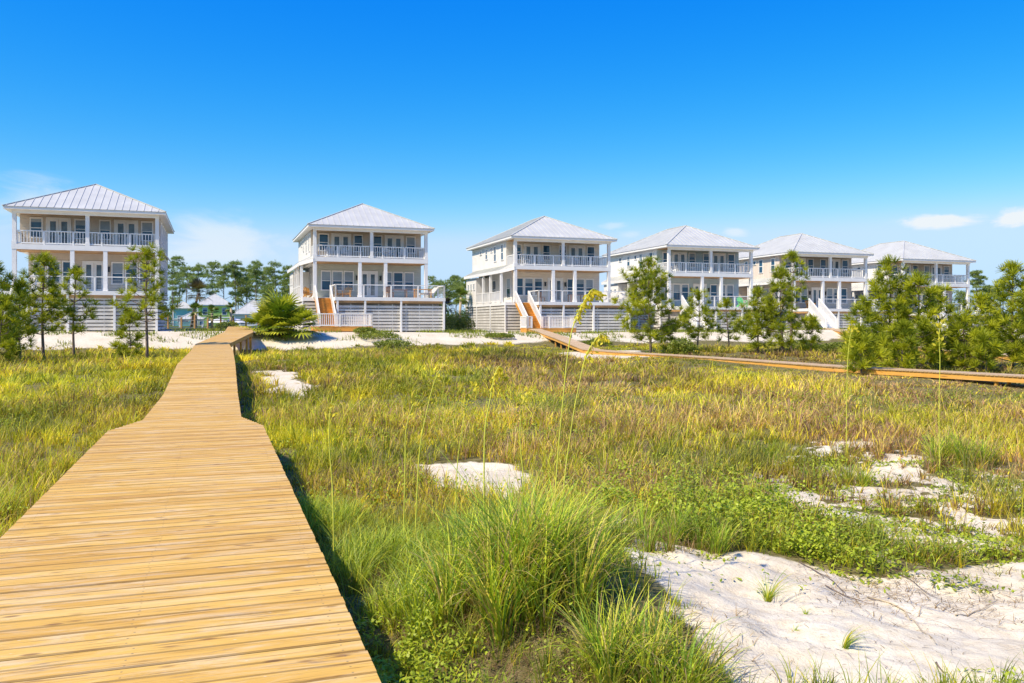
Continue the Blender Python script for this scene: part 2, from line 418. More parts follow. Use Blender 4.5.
# ------------------------------------------------------------------ boardwalks
def walk_frames(path, step):
    P = [Vector((p[0], p[1], p[2])) for p in path]; hw = [p[3] for p in path]
    seg = [(b-a).length for a, b in zip(P, P[1:])]; L = sum(seg); s = 0; out = []
    def at(s):
        k = 0
        while k < len(seg)-1 and s > seg[k]: s -= seg[k]; k += 1
        t = s/seg[k]; return P[k].lerp(P[k+1], t), hw[k]*(1-t)+hw[k+1]*t
    while s < L:
        p, h = at(s); a, _ = at(max(0, s-1.1)); b, _ = at(min(L, s+1.1))
        d = (b-a).normalized(); out.append((p, d, h, s)); s += step
    return out
def boardwalk(name, path, label, plank_w=.138, post_step=2.4, mat='plank', joist='joist', rim=.19, rimw=.045):
    root = empty(name, (path[0][0], path[0][1], gz(path[0][0], path[0][1]))); tag(root, label, 'boardwalk')
    off = Vector(root.location)
    fr = walk_frames(path, plank_w+.0095); verts = []; faces = []; uvs = []; tints = []; luv = []
    for j, (p, d, h, s) in enumerate(fr):
        side = Vector((d.y, -d.x, 0)).normalized(); f = Vector((-side.y, side.x, 0)); f = Vector((f.x, f.y, d.z)).normalized()
        tilt = random.uniform(-.0035, .0035); side = (side+f*tilt).normalized()
        up = side.cross(f).normalized(); z = random.uniform(-.0025, .0025)
        hl = h+random.uniform(-.004, .004); hr = h+random.uniform(-.004, .004); w2 = plank_w/2*random.uniform(.97, 1.0)
        c = p-off+up*z; n = len(verts); ch = .007
        prof = [(-w2, -.036), (w2, -.036), (w2, -ch), (w2-ch, 0), (-w2+ch, 0), (-w2, -ch)]
        for e in (-hl, hr):
            for (a_, b_) in prof: verts.append(c+side*e+f*a_+up*b_)
        jn = random.gauss(0, .012); jv = random.gauss(0, .006); u0 = random.uniform(0, 40); t = .5+.5*(random.random()-.5)*random.uniform(.7,1.7)
        for k in range(6):
            k2 = (k+1) % 6; faces.append((n+k, n+k2, n+6+k2, n+6+k))
            va, vb = prof[k][0], prof[k2][0]
            luv += [(-1.14+jn, va+jv), (-1.14+jn, vb+jv), (1.14+jn, vb+jv), (1.14+jn, va+jv)] if k == 3 else [(9, 9)]*4
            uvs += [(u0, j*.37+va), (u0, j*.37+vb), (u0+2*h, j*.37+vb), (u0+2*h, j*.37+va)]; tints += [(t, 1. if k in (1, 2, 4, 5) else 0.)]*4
        faces.append((n+5, n+4, n+3, n+2, n+1, n)); faces.append((n+6, n+7, n+8, n+9, n+10, n+11))
        for _ in range(2):
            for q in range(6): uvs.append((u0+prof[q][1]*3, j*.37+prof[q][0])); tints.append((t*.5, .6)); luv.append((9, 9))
    me = bpy.data.meshes.new('deck_planks'); me.from_pydata([tuple(v) for v in verts], [], faces)
    ul = me.uv_layers.new(name='UVMap'); ul.data.foreach_set('uv', np.array(uvs, np.float32).ravel())
    l2 = me.uv_layers.new(name='Local'); l2.data.foreach_set('uv', np.array(luv, np.float32).ravel())
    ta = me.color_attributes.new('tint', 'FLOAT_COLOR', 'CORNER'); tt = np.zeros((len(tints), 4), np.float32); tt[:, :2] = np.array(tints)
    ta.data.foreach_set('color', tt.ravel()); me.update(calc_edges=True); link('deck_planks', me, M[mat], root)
    fr2 = walk_frames(path, .6)
    def strip(name, offs, w, top, hgt):
        m = MB(); pr = None
        for (p, d, h, s) in fr2+[(Vector(path[-1][:3]), fr2[-1][1], path[-1][3], 0)]:
            side = Vector((d.y, -d.x, 0)).normalized(); q = p-off+side*(offs*(h-.06))+Vector((0, 0, top-hgt/2))
            if pr is not None: m.bar(pr, q, w, hgt)
            pr = q
        o = m.build(name, M[joist], root); box_uv(o); return o
    for sgn in (-1, 1): strip('rim_joist', sgn, rimw, -.038, rim)
    strip('centre_joist', 0, rimw, -.038, rim)
    for (p, d, h, s) in walk_frames(path, post_step):
        side = Vector((d.y, -d.x, 0)).normalized()
        for sgn in (-1, 1):
            q = p+side*sgn*(h-.16); g = gz(q.x, q.y)
            if p.z-g < .1: continue
            m = MB(); m.box(-.05, .05, -.05, .05, -.2, p.z-.05-g); o = m.build('post', M[joist], root); o.location = Vector((q.x, q.y, g))-off; box_uv(o)
    return root
def box_uv(o):
    me = o.data; ul = me.uv_layers.new(name='UVMap'); sc = 1
    for poly in me.polygons:
        nrm = poly.normal
        for li in poly.loop_indices:
            c = me.vertices[me.loops[li].vertex_index].co
            ul.data[li].uv = ((c.x+c.y)*.9, c.z) if abs(nrm.z) < .7 else (c.x, c.y)
    l2 = me.uv_layers.new(name='Local'); l2.data.foreach_set('uv', np.full(len(me.loops)*2, 9, np.float32))
    a = me.color_attributes.new('tint', 'FLOAT_COLOR', 'CORNER'); a.data.foreach_set('color', np.tile(np.array([.55, 0, 0, 1], np.float32), len(me.loops)))
WALK1 = [(1.12, -4.5, 1.35, 1.14), (-5.1, 13.36, 1.35, 1.14), (-5.52, 14.7, 1.35, .8), (-7.1, 19.4, 1.38, .8), (-8.95, 24.9, 1.80, .8), (-12, 34, 1.89, .8), (-15.05, 42.7, 1.95, .8), (-16.7, 52, 2.45, .85), (-21.5, 67, 2.72, .85), (-23.5, 73, 2.72, .85)]
WALK2 = [(1.95, 73.4, 2.50, .55), (2.7, 68, 2.25, .55), (3.6, 61, 1.92, .55), (4.7, 50.5, 1.44, .55), (6.0, 47.5, 1.40, .55), (10, 41, 1.33, .55), (13.2, 34.2, 1.27, .55), (16.9, 28, 1.27, .55), (24, 17.5, 1.27, .55)]
WALK3 = [(31.2, 84, 2.5, .55), (28.5, 66, 1.9, .55), (25.0, 50, 1.48, .55), (25.4, 42, 1.36, .55), (29, 29, 1.3, .55)]
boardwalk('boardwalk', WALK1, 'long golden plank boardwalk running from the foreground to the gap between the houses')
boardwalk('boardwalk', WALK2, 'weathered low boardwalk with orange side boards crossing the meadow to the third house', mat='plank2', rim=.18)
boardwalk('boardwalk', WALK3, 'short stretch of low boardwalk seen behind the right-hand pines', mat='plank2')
def walk_dist(x, y):
    """signed clearance to nearest walk edge (negative inside)"""
    best = np.full(np.shape(x), 1e9)
    for W_ in (WALK1, WALK2, WALK3):
        for a, b in zip(W_, W_[1:]):
            ex, ey = b[0]-a[0], b[1]-a[1]; L2 = ex*ex+ey*ey
            t = np.clip(((x-a[0])*ex+(y-a[1])*ey)/L2, 0, 1)
            best = np.minimum(best, np.hypot(x-a[0]-t*ex, y-a[1]-t*ey)-(a[3]*(1-t)+b[3]*t))
    return best

# ------------------------------------------------------------------ houses
def window(parent, face, a0, a1, z0, z1, plane, name='window', glass='glass', mull=0, horiz=True, fw=.09):
    """face 'F' (normal -y, a along x), 'L' (normal -x, a along y), 'R' (normal +x)"""
    sgn = -1 if face in 'FL' else 1
    def bx(m, u0, u1, w0, w1, d0, d1):
        p0, p1 = sorted((plane+sgn*d0, plane+sgn*d1))
        if face == 'F': m.box(u0, u1, p0, p1, w0, w1)
        else: m.box(p0, p1, u0, u1, w0, w1)
    m = MB()
    bx(m, a0-fw, a1+fw, z1, z1+fw*1.3, -.02, .06)
    if name == 'window': bx(m, a0-fw-.03, a1+fw+.03, z0-fw*.9, z0, -.02, .08)
    bx(m, a0-fw, a0, z0, z1, -.02, .05); bx(m, a1, a1+fw, z0, z1, -.02, .05)
    if horiz: bx(m, a0, a1, (z0+z1)/2-.03, (z0+z1)/2+.03, -.01, .035)
    for k in range(mull):
        u = a0+(a1-a0)*(k+1)/(mull+1); bx(m, u-.09, u+.09, z0, z1, -.01, .045)
    o = m.build(name, M['white'], parent)
    m = MB(); bx(m, a0, a1, z0, z1, -.01, .015); m.build('pane', M[glass], o)
    if z1-z0 > .9 and random.random() < .55:
        m = MB(); zb = z1-(z1-z0)*random.choice((.18, .28, .46, .46)); bx(m, a0+.01, a1-.01, zb, z1-.005, .0, .022); m.build('blind', M['blind'], o)
    return o
def door(parent, a0, a1, z0, z1, plane):
    m = MB(); fw = .1
    m.box(a0-fw, a1+fw, plane-.06, plane+.02, z1, z1+.14); m.box(a0-fw, a0, plane-.05, plane+.02, z0, z1); m.box(a1, a1+fw, plane-.05, plane+.02, z0, z1)
    mid = (a0+a1)/2
    for (u0, u1) in ((a0, mid-.01), (mid+.01, a1)):
        m.box(u0, u0+.17, plane-.04, plane+.01, z0+.02, z1); m.box(u1-.17, u1, plane-.04, plane+.01, z0+.02, z1)
        m.box(u0+.17, u1-.17, plane-.04, plane+.01, z0+.02, z0+.3); m.box(u0+.17, u1-.17, plane-.04, plane+.01, z1-.16, z1)
    o = m.build('french_door', M['white'], parent)
    g = MB()
    g.box(a0+.17, mid-.18, plane-.018, plane, z0+.3, z1-.16); g.box(mid+.18, a1-.17, plane-.018, plane, z0+.3, z1-.16); g.build('pane', M['curtain_glass'], o)
    h = MB(); h.box(mid+.03, mid+.06, plane-.09, plane-.04, z0+.95, z0+1.15); h.build('handle', M['dark'], o)
def railing(parent, pts, z, h=1.0, style='baluster', name='railing', step=None):
    m = MB(); c = None
    for a, b in zip(pts, pts[1:]):
        A = Vector((a[0], a[1], z)); B = Vector((b[0], b[1], z)); L = (B-A).length; d = (B-A)/L
        top = Vector((0, 0, h)); m.bar(A+top, B+top, .11, .07)
        n = max(1, round(L/2.1))
        for k in range(n+1):
            q = A+d*(L*k/n); m.box(q.x-.055, q.x+.055, q.y-.055, q.y+.055, z, z+h+.03)
        if style == 'baluster':
            m.bar(A+Vector((0, 0, .1)), B+Vector((0, 0, .1)), .07, .09)
            s_ = step or .2; nb = int(L/s_)
            for k in range(1, nb):
                q = A+d*(L*k/nb); m.box(q.x-.024, q.x+.024, q.y-.024, q.y+.024, z+.13, z+h-.03)
        else:
            if c is None: c = MB()
            for k in range(8):
                zz = Vector((0, 0, .12+.105*k)); c.bar(A+zz, B+zz, .016, .016)
    o = m.build(name, M['white'], parent)
    if c is not None: c.build('cables', M['cable'], o)
    return o
def hip_roof(parent, x0, x1, y0, y1, z, rise, seams=True, name='roof', step=.5):
    w = x1-x0; d = y1-y0; h = min(w, d)/2; cx = (x0+x1)/2; cy = (y0+y1)/2
    if d >= w: r0, r1 = (cx, y0+h, z+rise), (cx, y1-h-.001, z+rise)
    else: r0, r1 = (x0+h, cy, z+rise), (x1-h, cy, z+rise)
    c = [(x0, y0, z), (x1, y0, z), (x1, y1, z), (x0, y1, z)]
    m = MB()
    if d >= w: faces = [(c[0], c[1], r0), (c[1], c[2], r1, r0), (c[2], c[3], r1), (c[3], c[0], r0, r1)]
    else: faces = [(c[0], c[1], r1, r0), (c[1], c[2], r1), (c[2], c[3], r0, r1), (c[3], c[0], r0)]
    for f in faces: m.poly(f)
    m.poly([(p[0], p[1], z-.012) for p in c][::-1])
    if seams:
        k = rise/h
        u = x0+step/2
        while u < x1:
            t = min(u-x0, x1-u, h)
            for (ya, sg) in ((y0, 1), (y1, -1)):
                if t > .2: m.bar((u, ya, z+.01), (u, ya+sg*t, z+.01+k*t), .045, .05)
            u += step
        u = y0+step/2
        while u < y1:
            t = min(u-y0, y1-u, h)
            for (xa, sg) in ((x0, 1), (x1, -1)):
                if t > .2: m.bar((xa, u, z+.01), (xa+sg*t, u, z+.01+k*t), .04, .035)
            u += step
        for a_, b_ in ((c[0], r0), (c[1], r0 if d >= w else r1), (r0, r1)): m.bar((a_[0], a_[1], a_[2]+.03), (b_[0], b_[1], b_[2]+.03), .12, .05)
        m.bar((c[3][0], c[3][1], z+.03), ((r1 if d >= w else r0)[0], (r1 if d >= w else r0)[1], z+rise+.03), .12, .05)
        m.bar((c[2][0], c[2][1], z+.03), (r1[0], r1[1], z+rise+.03), .12, .05)
    return m.build(name, M['roof'], parent)
RZ = R(19.3); ex = Vector((math.cos(RZ), math.sin(RZ), 0)); ey = Vector((-math.sin(RZ), math.cos(RZ), 0))
HOUSES = []
def house(Lpx, Zc, gnd, dz, wall_lo, wall_hi, side, label, stair_y0=0., skirt_left=True, stair_col='orange_wood', wd=9.7, front_rail=.2, landing=True, side_r='white', ovr=1.0, closed=False):
    W, D, P = wd, 13.6, 2.4
    corner = Vector(((Lpx-HX)/F*Zc, Zc, gnd)); root = empty('beach_house', corner, RZ)
    tag(root, label, 'house', 'raised beach houses in a row'); HOUSES.append((root, dz))
    F1 = dz; F2 = dz+3.4; EV = dz+5.85
    mlo, mhi, ms = M[wall_lo], M[wall_hi], M[side]
    # walls: front pieces carry their own colour, body carries the side colour
    m = MB(); m.box(.6, W, P+.02, D-.4, F1, F2-.4); m.build('lower_wall', ms, root)
    m = MB(); m.box(.58, W-.02, P-.03, P+.0175, F1, F2-.4); m.build('lower_front_wall', mlo, root)
    m = MB(); m.box(0, W, P+.02, D, F2, EV-.02); m.build('upper_wall', ms, root)
    m = MB(); m.box(.02, W-.02, P-.03, P+.0175, F2, EV-.02); m.build('upper_front_wall', mhi, root)
    if skirt_left:
        m = MB(); m.box(-.9, .58, 9.2, D-.8, F1, F2-.75); m.build('annex_wall', ms, root)
    # floors
    m = MB(); m.box(-.06, W+.06, -.06, P, F2-.38, F2); m.build('balcony_floor', M['white'], root)
    m = MB(); m.box(.06, W-.06, .06, P-.04, F2-.43, F2-.385); m.build('soffit', M['soffit'], root)
    m = MB(); m.box(-.02, W+.02, P+.02, D+.02, F2-.38, F2-.003); m.build('floor_band', M['white'], root)
    ext0 = 1.45 if stair_y0 == 0 else -.1
    m = MB(); m.box(-.9, W+.05, .02, D, F1-.3, F1-.004); m.box(ext0, W+ovr, -2.4, .018, F1-.3, F1-.004); m.build('deck', M['white'], root)
    m = MB(); m.box(ext0+.05, W+ovr-.1, -2.3, -.05, F1-.5, F1-.305); m.build('wood_beam', M['soffit'], root)
    # skirt roof
    if skirt_left:
        m = MB(); z1 = F2+.12; z0 = F2-.42
        m.poly([(-.02, -.1, F2-.1), (-.02, 1.2, z1), (-1.1, 1.2, z0)][::-1], .1)
        m.poly([(-.02, 1.2, z1), (-.02, D-.6, z1), (-1.1, D-.6, z0), (-1.1, 1.2, z0)], .1)
        u = 1.4
        while u < D-.7: m.bar((-.02, u, z1+.02), (-1.1, u, z0+.02), .05, .04); u += .5
        o = m.build('skirt_roof', M['roof'], root)
        m = MB(); m.bar((-.03, -.06, F2-.3), (-1.08, 1.2, F2-.58), .08, .26); m.bar((-1.08, 1.2, F2-.58), (-1.08, D-.6, F2-.58), .08, .26); m.build('fascia', M['white'], root)
        for y in (1.25, 4.5, 6.8):
            m = MB(); m.box(-.98, -.76, y-.11, y+.11, F1, F2-.6); m.build('column', M['white'], root)
        railing(root, [(-.86, 1.25), (-.86, 9.2)], F1, 1.0, name='side_railing')
    # right skirt
    m = MB(); z1 = F2+.1; z0 = F2-.1
    m.poly([(W+.02, P, z1), (W+.28, P, z0), (W+.28, D-.2, z0), (W+.02, D-.2, z1)], .08); m.build('skirt_roof', M['white'], root)
    # roof
    ov = .5
    m = MB(); m.box(-ov, W+ov, -ov, D+ov, EV, EV+.02+.16); m.build('eave', M['white'], root)
    m = MB(); m.box(.1, W-.1, .1, P-.04, EV-.05, EV-.004); m.build('soffit', M['soffit'], root)
    m = MB(); m.box(-.05, W+.05, -.1, .1, EV-.24, EV-.003); m.build('porch_beam', M['white'], root)
    hip_roof(root, -ov-.04, W+ov+.04, -ov-.04, D+ov+.04, EV+.195, 2.62)
    # columns
    for x in (0, W/2, W):
        m = MB(); xx = min(max(x, .1), W-.1); m.box(xx-.13, xx+.13, -.03, .23, F2, EV-.24); m.box(xx-.16, xx+.16, -.055, .255, F2+.002, F2+.22); m.build('column', M['white'], root)
    for x in (.1, 3.85, 6.05, W-.1):
        m = MB(); m.box(x-.14, x+.14, -.04, .24, F1, F2-.39); m.box(x-.17, x+.17, -.065, .265, F1+.002, F1+.24); m.build('column', M['white'], root)
    # railings
    railing(root, [(.1, P-.1), (.1, .1), (W-.1, .1), (W-.1, P-.1)], F2, .98, name='balcony_railing', step=front_rail)
    if stair_y0 == 0: railing(root, [(1.5, -.05), (1.5, -2.32), (W+ovr-.08, -2.32), (W+ovr-.08, -.1)], F1, 1.0, 'cable', 'deck_railing')
    else:
        railing(root, [(1.45, -2.32), (W+ovr-.08, -2.32), (W+ovr-.08, -.1)], F1, 1.0, 'cable', 'deck_railing')
    # windows and doors
    s_ = W/9.7
    for (a0, a1) in ((.75, 1.45), (3.75, 4.4), (5.45, 6.1), (8.4, 9.1)): window(root, 'F', a0*s_, a1*s_, F2+.75, F2+2.1, P-.03)
    for (a0, a1) in ((1.85, 3.35), (6.5, 8.0)): door(root, a0*s_, a1*s_, F2, F2+2.12, P-.03)
    for (a0, a1) in ((.95, 1.65), (1.9, 2.65), (2.9, 3.6), (6.3, 7.0), (7.25, 8.0), (8.25, 8.95)): window(root, 'F', a0*s_, a1*s_, F1+.75, F1+2.3, P-.03)
    door(root, 4.3*s_, 5.7*s_, F1, F1+2.3, P-.03)
    for x in (3.95, 6.03):
        m = MB(); m.box(x*s_-.07, x*s_+.07, P-.17, P-.03, F1+1.6, F1+1.95); m.box(x*s_-.1, x*s_+.1, P-.2, P-.03, F1+1.95, F1+2.0); m.build('wall_lantern', M['dark'], root)
    for (y, wdt, za, zb) in ((10.5, .5, 1.75, 2.1), (8.5, .55, 1.15, 2.1), (6.9, .45, 1.75, 2.1), (5.7, .6, .75, 2.15), (3.5, .6, .75, 2.15)):
        window(root, 'L', y-wdt/2, y+wdt/2, F2+za, F2+zb, 0, horiz=zb-za > .6, fw=.07)
        window(root, 'R', y-wdt/2, y+wdt/2, F2+za, F2+zb, W, horiz=zb-za > .6, fw=.07)
    for y in (3.6, 5.4, 7.6): window(root, 'R', y-.35, y+.35, F1+.8, F1+2.2, W, fw=.07)
    if skirt_left:
        for y in (9.9, 10.9, 11.9): window(root, 'L', y-.15, y+.15, F1+1.5, F1+2.05, -.9, fw=.06, horiz=False)
        for y in (3.4, 5.6, 7.8): window(root, 'L', y-.5, y+.5, F1+.5, F1+2.3, .6, fw=.08)
    # slatted skirting under the deck
    b = -.5
    m = MB(); z = .06; sp = .27
    fx0 = ext0+.1
    while z < dz-.62:
        m.box(fx0+.02, W+ovr-.2, -2.2, -2.16, z, z+.19)
        m.box(W+ovr-.18, W+ovr-.14, -2.16, D-.8, z, z+.19)
        z += sp
    z = .06
    while z < dz-.4:
        m.box(-.84, -.8, .1, D-.8, z, z+.19); m.box(-.8, fx0-.02 if stair_y0 == 0 else fx0-.02, .06, .1, z, z+.19)
        z += sp
    x = fx0+.02
    while x < W+ovr-.25: m.box(x, x+.07, -2.158, -2.11, b, dz-.55); x += 1.15
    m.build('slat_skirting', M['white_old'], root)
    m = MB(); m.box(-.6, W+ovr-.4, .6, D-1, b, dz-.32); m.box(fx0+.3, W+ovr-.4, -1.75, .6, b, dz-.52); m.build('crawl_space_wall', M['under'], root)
    for x in (fx0+.1, 3.9, 6.9, W+ovr-.12):
        m = MB(); m.box(x-.08, x+.08, -2.38, -2.22, b, dz-.3); m.build('deck_post', M['white'], root)
    for y in (.06, 4.5, 9, D-.8):
        m = MB(); m.box(-.94, -.85, y-.07, y+.07, b, dz-.3); m.build('deck_post', M['white'], root)
    # stair
    st = empty('staircase', (0, 0, 0)); st.parent = root
    yt = stair_y0; lz = .42 if landing else .0; n = 11 if dz > 2.5 else 9; run = .29; sx0, sx1 = (.12, 1.38)
    rise = (dz-lz)/n; m = MB(); tr = MB()
    for k in range(n):
        zt = dz-rise*(k+1); y1 = yt-run*k; y0 = y1-run
        tr.box(sx0+.05, sx1-.05, y0-.03, y1+.01, zt-.04, zt); tr.box(sx0+.05, sx1-.05, y1-.02, y1, zt, zt+rise-.042)
    tr.build('steps', M[stair_col], st)
    yb = yt-run*n
    for x in (sx0, sx1):
        s2 = MB(); s2.bar((x, yt, dz-.16), (x, yb, lz-.02), .06, .3); s2.build('stringer', M[stair_col] if stair_col != 'white' else M['white'], st)
        r = MB(); r.bar((x, yt, dz+.98), (x, yb, lz+.98), .09, .09); r.bar((x, yt, dz+.18), (x, yb, lz+.18), .06, .07)
        nb = n*2
        for k in range(nb+1):
            t = k/nb; y = yt+(yb-yt)*t; zz = dz+(lz-dz)*t; wdt = .06 if k in (0, nb) else .03
            r.box(x-wdt, x+wdt, y-wdt, y+wdt, zz+(.1 if wdt < .05 else -.1), zz+(.98 if wdt < .05 else 1.06))
        r.build('stair_railing', M['white'], st)
    if landing:
        l = MB(); l.box(-.6, 4.1, yb-1.6, yb, lz-.05, lz); l.build('landing', M['orange_wood'], st)
        l = MB(); l.box(-.58, 4.08, yb-1.58, yb-1.53, lz-.38, lz-.055); l.box(4.03, 4.08, yb-1.53, yb-.02, lz-.38, lz-.055); l.box(-.58, -.53, yb-1.53, yb-.02, lz-.38, lz-.055); l.build('landing_rim', M['orange_wood'], st)
        railing(st, [(-.55, yb-.05), (-.55, yb-1.55), (1.5 if closed else -.1, yb-1.55)], lz, 1., name='landing_railing', step=.14)
        railing(st, [(1.55, yb-1.55), (4.05, yb-1.55), (4.05, yb-.05), (1.5, yb-.05)], lz, 1., name='landing_railing', step=.14)
    return root, W, D, P, F1, F2
M['beige_lap'] = paint('beige_lap_siding', (.62, .53, .43), .7, .04, 'lap')
M['tan_lap'] = paint('tan_lap_siding', (.58, .50, .40), .7, .04, 'lap')
M['sage_lap'] = paint('sage_lap_siding', (.50, .52, .44), .7, .04, 'lap')
M['cream_lap'] = paint('cream_lap_siding', (.74, .67, .56), .7, .04, 'lap')
M['blue_lap'] = paint('blue_grey_lap_siding', (.42, .51, .53), .7, .04, 'lap')
M['taupe_lap'] = paint('taupe_lap_siding', (.47, .43, .37), .7, .04, 'lap')
M['grey_side'] = paint('grey_batten_siding', (.60, .57, .53), .7, .04, 'batten')
M['cream_side'] = paint('cream_batten_siding', (.76, .73, .68), .7, .03, 'batten')
M['white_side'] = paint('white_batten_siding', (.82, .80, .76), .7, .03, 'batten')
M['peach_side'] = paint('peach_batten_siding', (.70, .60, .50), .7, .03, 'batten')
H1 = house(12.5, 61.05, 2.43, 2.87, 'tan_lap', 'beige_lap', 'grey_side', 'nearest beach house, leftmost, beige front and grey side wall, left of the long boardwalk', skirt_left=False, stair_col='white', landing=False, ovr=.12)
H2 = house(313.7, 70.9, 2.30, 2.84, 'sage_lap', 'beige_lap', 'cream_side', 'beach house with sage grey lower storey behind the big palmetto bush', closed=True)
H3 = house(514.6, 78.2, 2.13, 2.80, 'cream_lap', 'cream_lap', 'cream_side', 'all cream beach house with orange stair and loungers on its deck')
H4 = house(668.5, 83.6, 2.27, 2.34, 'blue_lap', 'blue_lap', 'white_side', 'beach house with blue grey front and white side wall behind a pointed pine', stair_y0=-2.4, stair_col='white', landing=False)
H5 = house(793.5, 90.6, 2.42, 2.10, 'taupe_lap', 'taupe_lap', 'peach_side', 'taupe fronted beach house with wide white stair down to the sand', stair_y0=-2.4, stair_col='white', front_rail=.3, landing=False)
H6 = house(903, 95.5, 2.40, 1.75, 'taupe_lap', 'tan_lap', 'white_side', 'rightmost and farthest beach house of the row, half hidden by pines', stair_y0=-2.4, stair_col='white', landing=False)

# ------------------------------------------------------------------ furniture on the decks
def on_house(H, x, y, z): r = H[0]; p = r.location+ex*x+ey*y; return (p.x, p.y, r.location.z+z)
def adirondack(mat):
    t = empty('adirondack_chair')
    m = MB(); m.bar((-.0, -.30, .40), (0, .25, .30), .52, .04, (1, 0, 0)) if False else None
    m = MB()
    for k in range(5): y = -.32+k*.125; m.bar((-.27, y, .40-.035*k), (.27, y, .40-.035*k), .11, .025)
    m.build('seat', mat, t)
    m = MB()
    for k in range(5): x = -.24+k*.12; m.bar((x, .20, .25), (x*1.15, .50, 1.0-.06*abs(k-2)), .1, .025, (0, 1, 0))
    m.bar((-.28, .3, .5), (.28, .3, .5), .05, .05); m.build('backrest', mat, t)
    for s in (-1, 1):
        m = MB(); m.box(s*.34-.07, s*.34+.07, -.42, .32, .60, .63); m.build('armrest', mat, t)
        m = MB(); m.box(s*.33-.03, s*.33+.03, -.38, -.28, 0, .598); m.build('leg', mat, t)
        m = MB(); m.bar((s*.3, -.32, .34), (s*.3, .5, .03), .04, .12); m.build('leg', mat, t)
    return t
def lounger(mat):
    t = empty('deck_lounger')
    m = MB(); m.box(-.33, .33, -.95, .25, .30, .35); m.build('frame', M['white'], t)
    m = MB(); m.box(-.31, .31, -.93, .22, .352, .45); m.build('cushion', mat, t)
    m = MB(); m.bar((0, .24, .42), (0, .80, .95), .62, .09, (0, 0, 1)); m.build('backrest', mat, t)
    for s in (-1, 1):
        for y in (-.85, .15): m = MB(); m.box(s*.28-.03, s*.28+.03, y-.03, y+.03, 0, .298); m.build('leg', M['white'], t)
    return t
def table(mat):
    t = empty('patio_table'); m = MB(); m.box(-.75, .75, -.42, .42, .70, .75); m.build('table_top', mat, t)
    for sx in (-1, 1):
        for sy in (-1, 1): m = MB(); m.box(sx*.65-.04, sx*.65+.04, sy*.34-.04, sy*.34+.04, 0, .698); m.build('leg', mat, t)
    return t
def bench_chair(mat):
    t = empty('patio_chair'); m = MB(); m.box(-.26, .26, -.26, .26, .42, .47); m.build('seat', mat, t)
    m = MB(); m.box(-.26, .26, .22, .27, .49, .98); m.build('backrest', mat, t)
    for sx in (-1, 1):
        for sy in (-1, 1): m = MB(); m.box(sx*.22-.025, sx*.22+.025, sy*.22-.025, sy*.22+.025, 0, .418); m.build('leg', mat, t)
    return t
def copy_tree(o, parent=None):
    c = o.copy(); COL.objects.link(c)
    if parent is not None: c.parent = parent; c.matrix_parent_inverse = o.matrix_parent_inverse
    for ch in [k for k in bpy.data.objects if k.parent == o]: copy_tree(ch, c)
    return c
used = {}
PROTO = {'ad': adirondack, 'lo': lounger, 'ta': table, 'ch': bench_chair}
def put(kind, mat, H, x, y, lvl, rot, label, cat, group=None):
    key = (kind, mat)
    if key in used: o = copy_tree(used[key])
    else: o = PROTO[kind](M[mat]); used[key] = o
    o.location = on_house(H, x, y, H[4] if lvl == 1 else H[5]); o.rotation_euler = (0, 0, RZ+R(rot))
    tag(o, label, cat, group); return o
g1 = 'seats on the house porches'
put('ad', 'white', H2, 1.5, 1.1, 2, 15, 'white slatted chair far left on the upper balcony of the sage house', 'chair', g1)
put('ad', 'white', H2, 2.7, 1.1, 2, -15, 'white slatted chair second from left on the upper balcony of the sage house', 'chair', g1)
put('ad', 'white', H2, 6.6, 1.1, 2, 15, 'white slatted chair before the right door on the upper balcony of the sage house', 'chair', g1)
put('ad', 'white', H2, 7.8, 1.1, 2, -15, 'rightmost white slatted chair on the upper balcony of the sage house', 'chair', g1)
put('ad', 'white', H3, 1.5, 1.0, 2, 60, 'white slatted chair turned sideways on the cream house balcony', 'chair', g1)
put('ad', 'white', H3, 3.1, 1.1, 2, -10, 'white slatted chair by the post on the cream house balcony', 'chair', g1)
put('ad', 'white', H3, 6.9, 1.1, 2, 10, 'white slatted chair right of the middle column on the cream house balcony', 'chair', g1)
put('ad', 'white', H4, 1.4, 1.1, 2, 20, 'white slatted chair on the balcony of the blue grey house', 'chair', g1)
put('ad', 'orange_wood', H2, -.2, 2.6, 1, 20, 'orange wooden chair on the side porch at the stair top of the sage house', 'chair', g1)
put('ad', 'orange_wood', H2, 2.1, 1.2, 1, 30, 'orange wooden chair facing out under the sage house porch', 'chair', g1)
put('ad', 'orange_wood', H2, 2.9, 1.0, 1, -20, 'orange wooden chair beside the next one under the sage house porch', 'chair', g1)
put('ta', 'brown_wood', H2, 7.2, .2, 1, 0, 'brown wooden table on the sage house deck', 'table')
put('ta', 'orange_wood', H2, 9.0, -1.2, 1, 0, 'orange wooden table at the right end of the sage house deck', 'table')
put('lo', 'cushion', H2, 9.8, -.4, 1, -60, 'beige cushioned lounger at the right end of the sage house deck', 'lounger')
put('ch', 'brown_wood', H2, 6.3, -.6, 1, 10, 'brown wooden chair left of the table on the sage house deck', 'chair', g1)
for k, xx in enumerate((8.6, 9.5, 10.3)):
    put('lo', 'cushion', H3, xx, -1.0, 1, -35, ['leftmost beige lounger on the cream house deck', 'middle beige lounger on the cream house deck', 'rightmost beige lounger on the cream house deck'][k], 'lounger', 'loungers on the cream house deck')
put('ta', 'brown_wood', H3, 6.4, .6, 1, 0, 'dark brown table on the cream house deck', 'table')
put('ch', 'brown_wood', H3, 2.9, .7, 1, 20, 'dark brown chair under the cream house windows', 'chair', g1)
put('ad', 'lime', H4, 7.4, -1.6, 1, 0, 'bright green slatted chair on the blue grey house deck', 'chair', g1)
put('ad', 'orange_wood', H5, 2.8, .8, 1, 0, 'orange wooden chair on the taupe house porch', 'chair', g1)
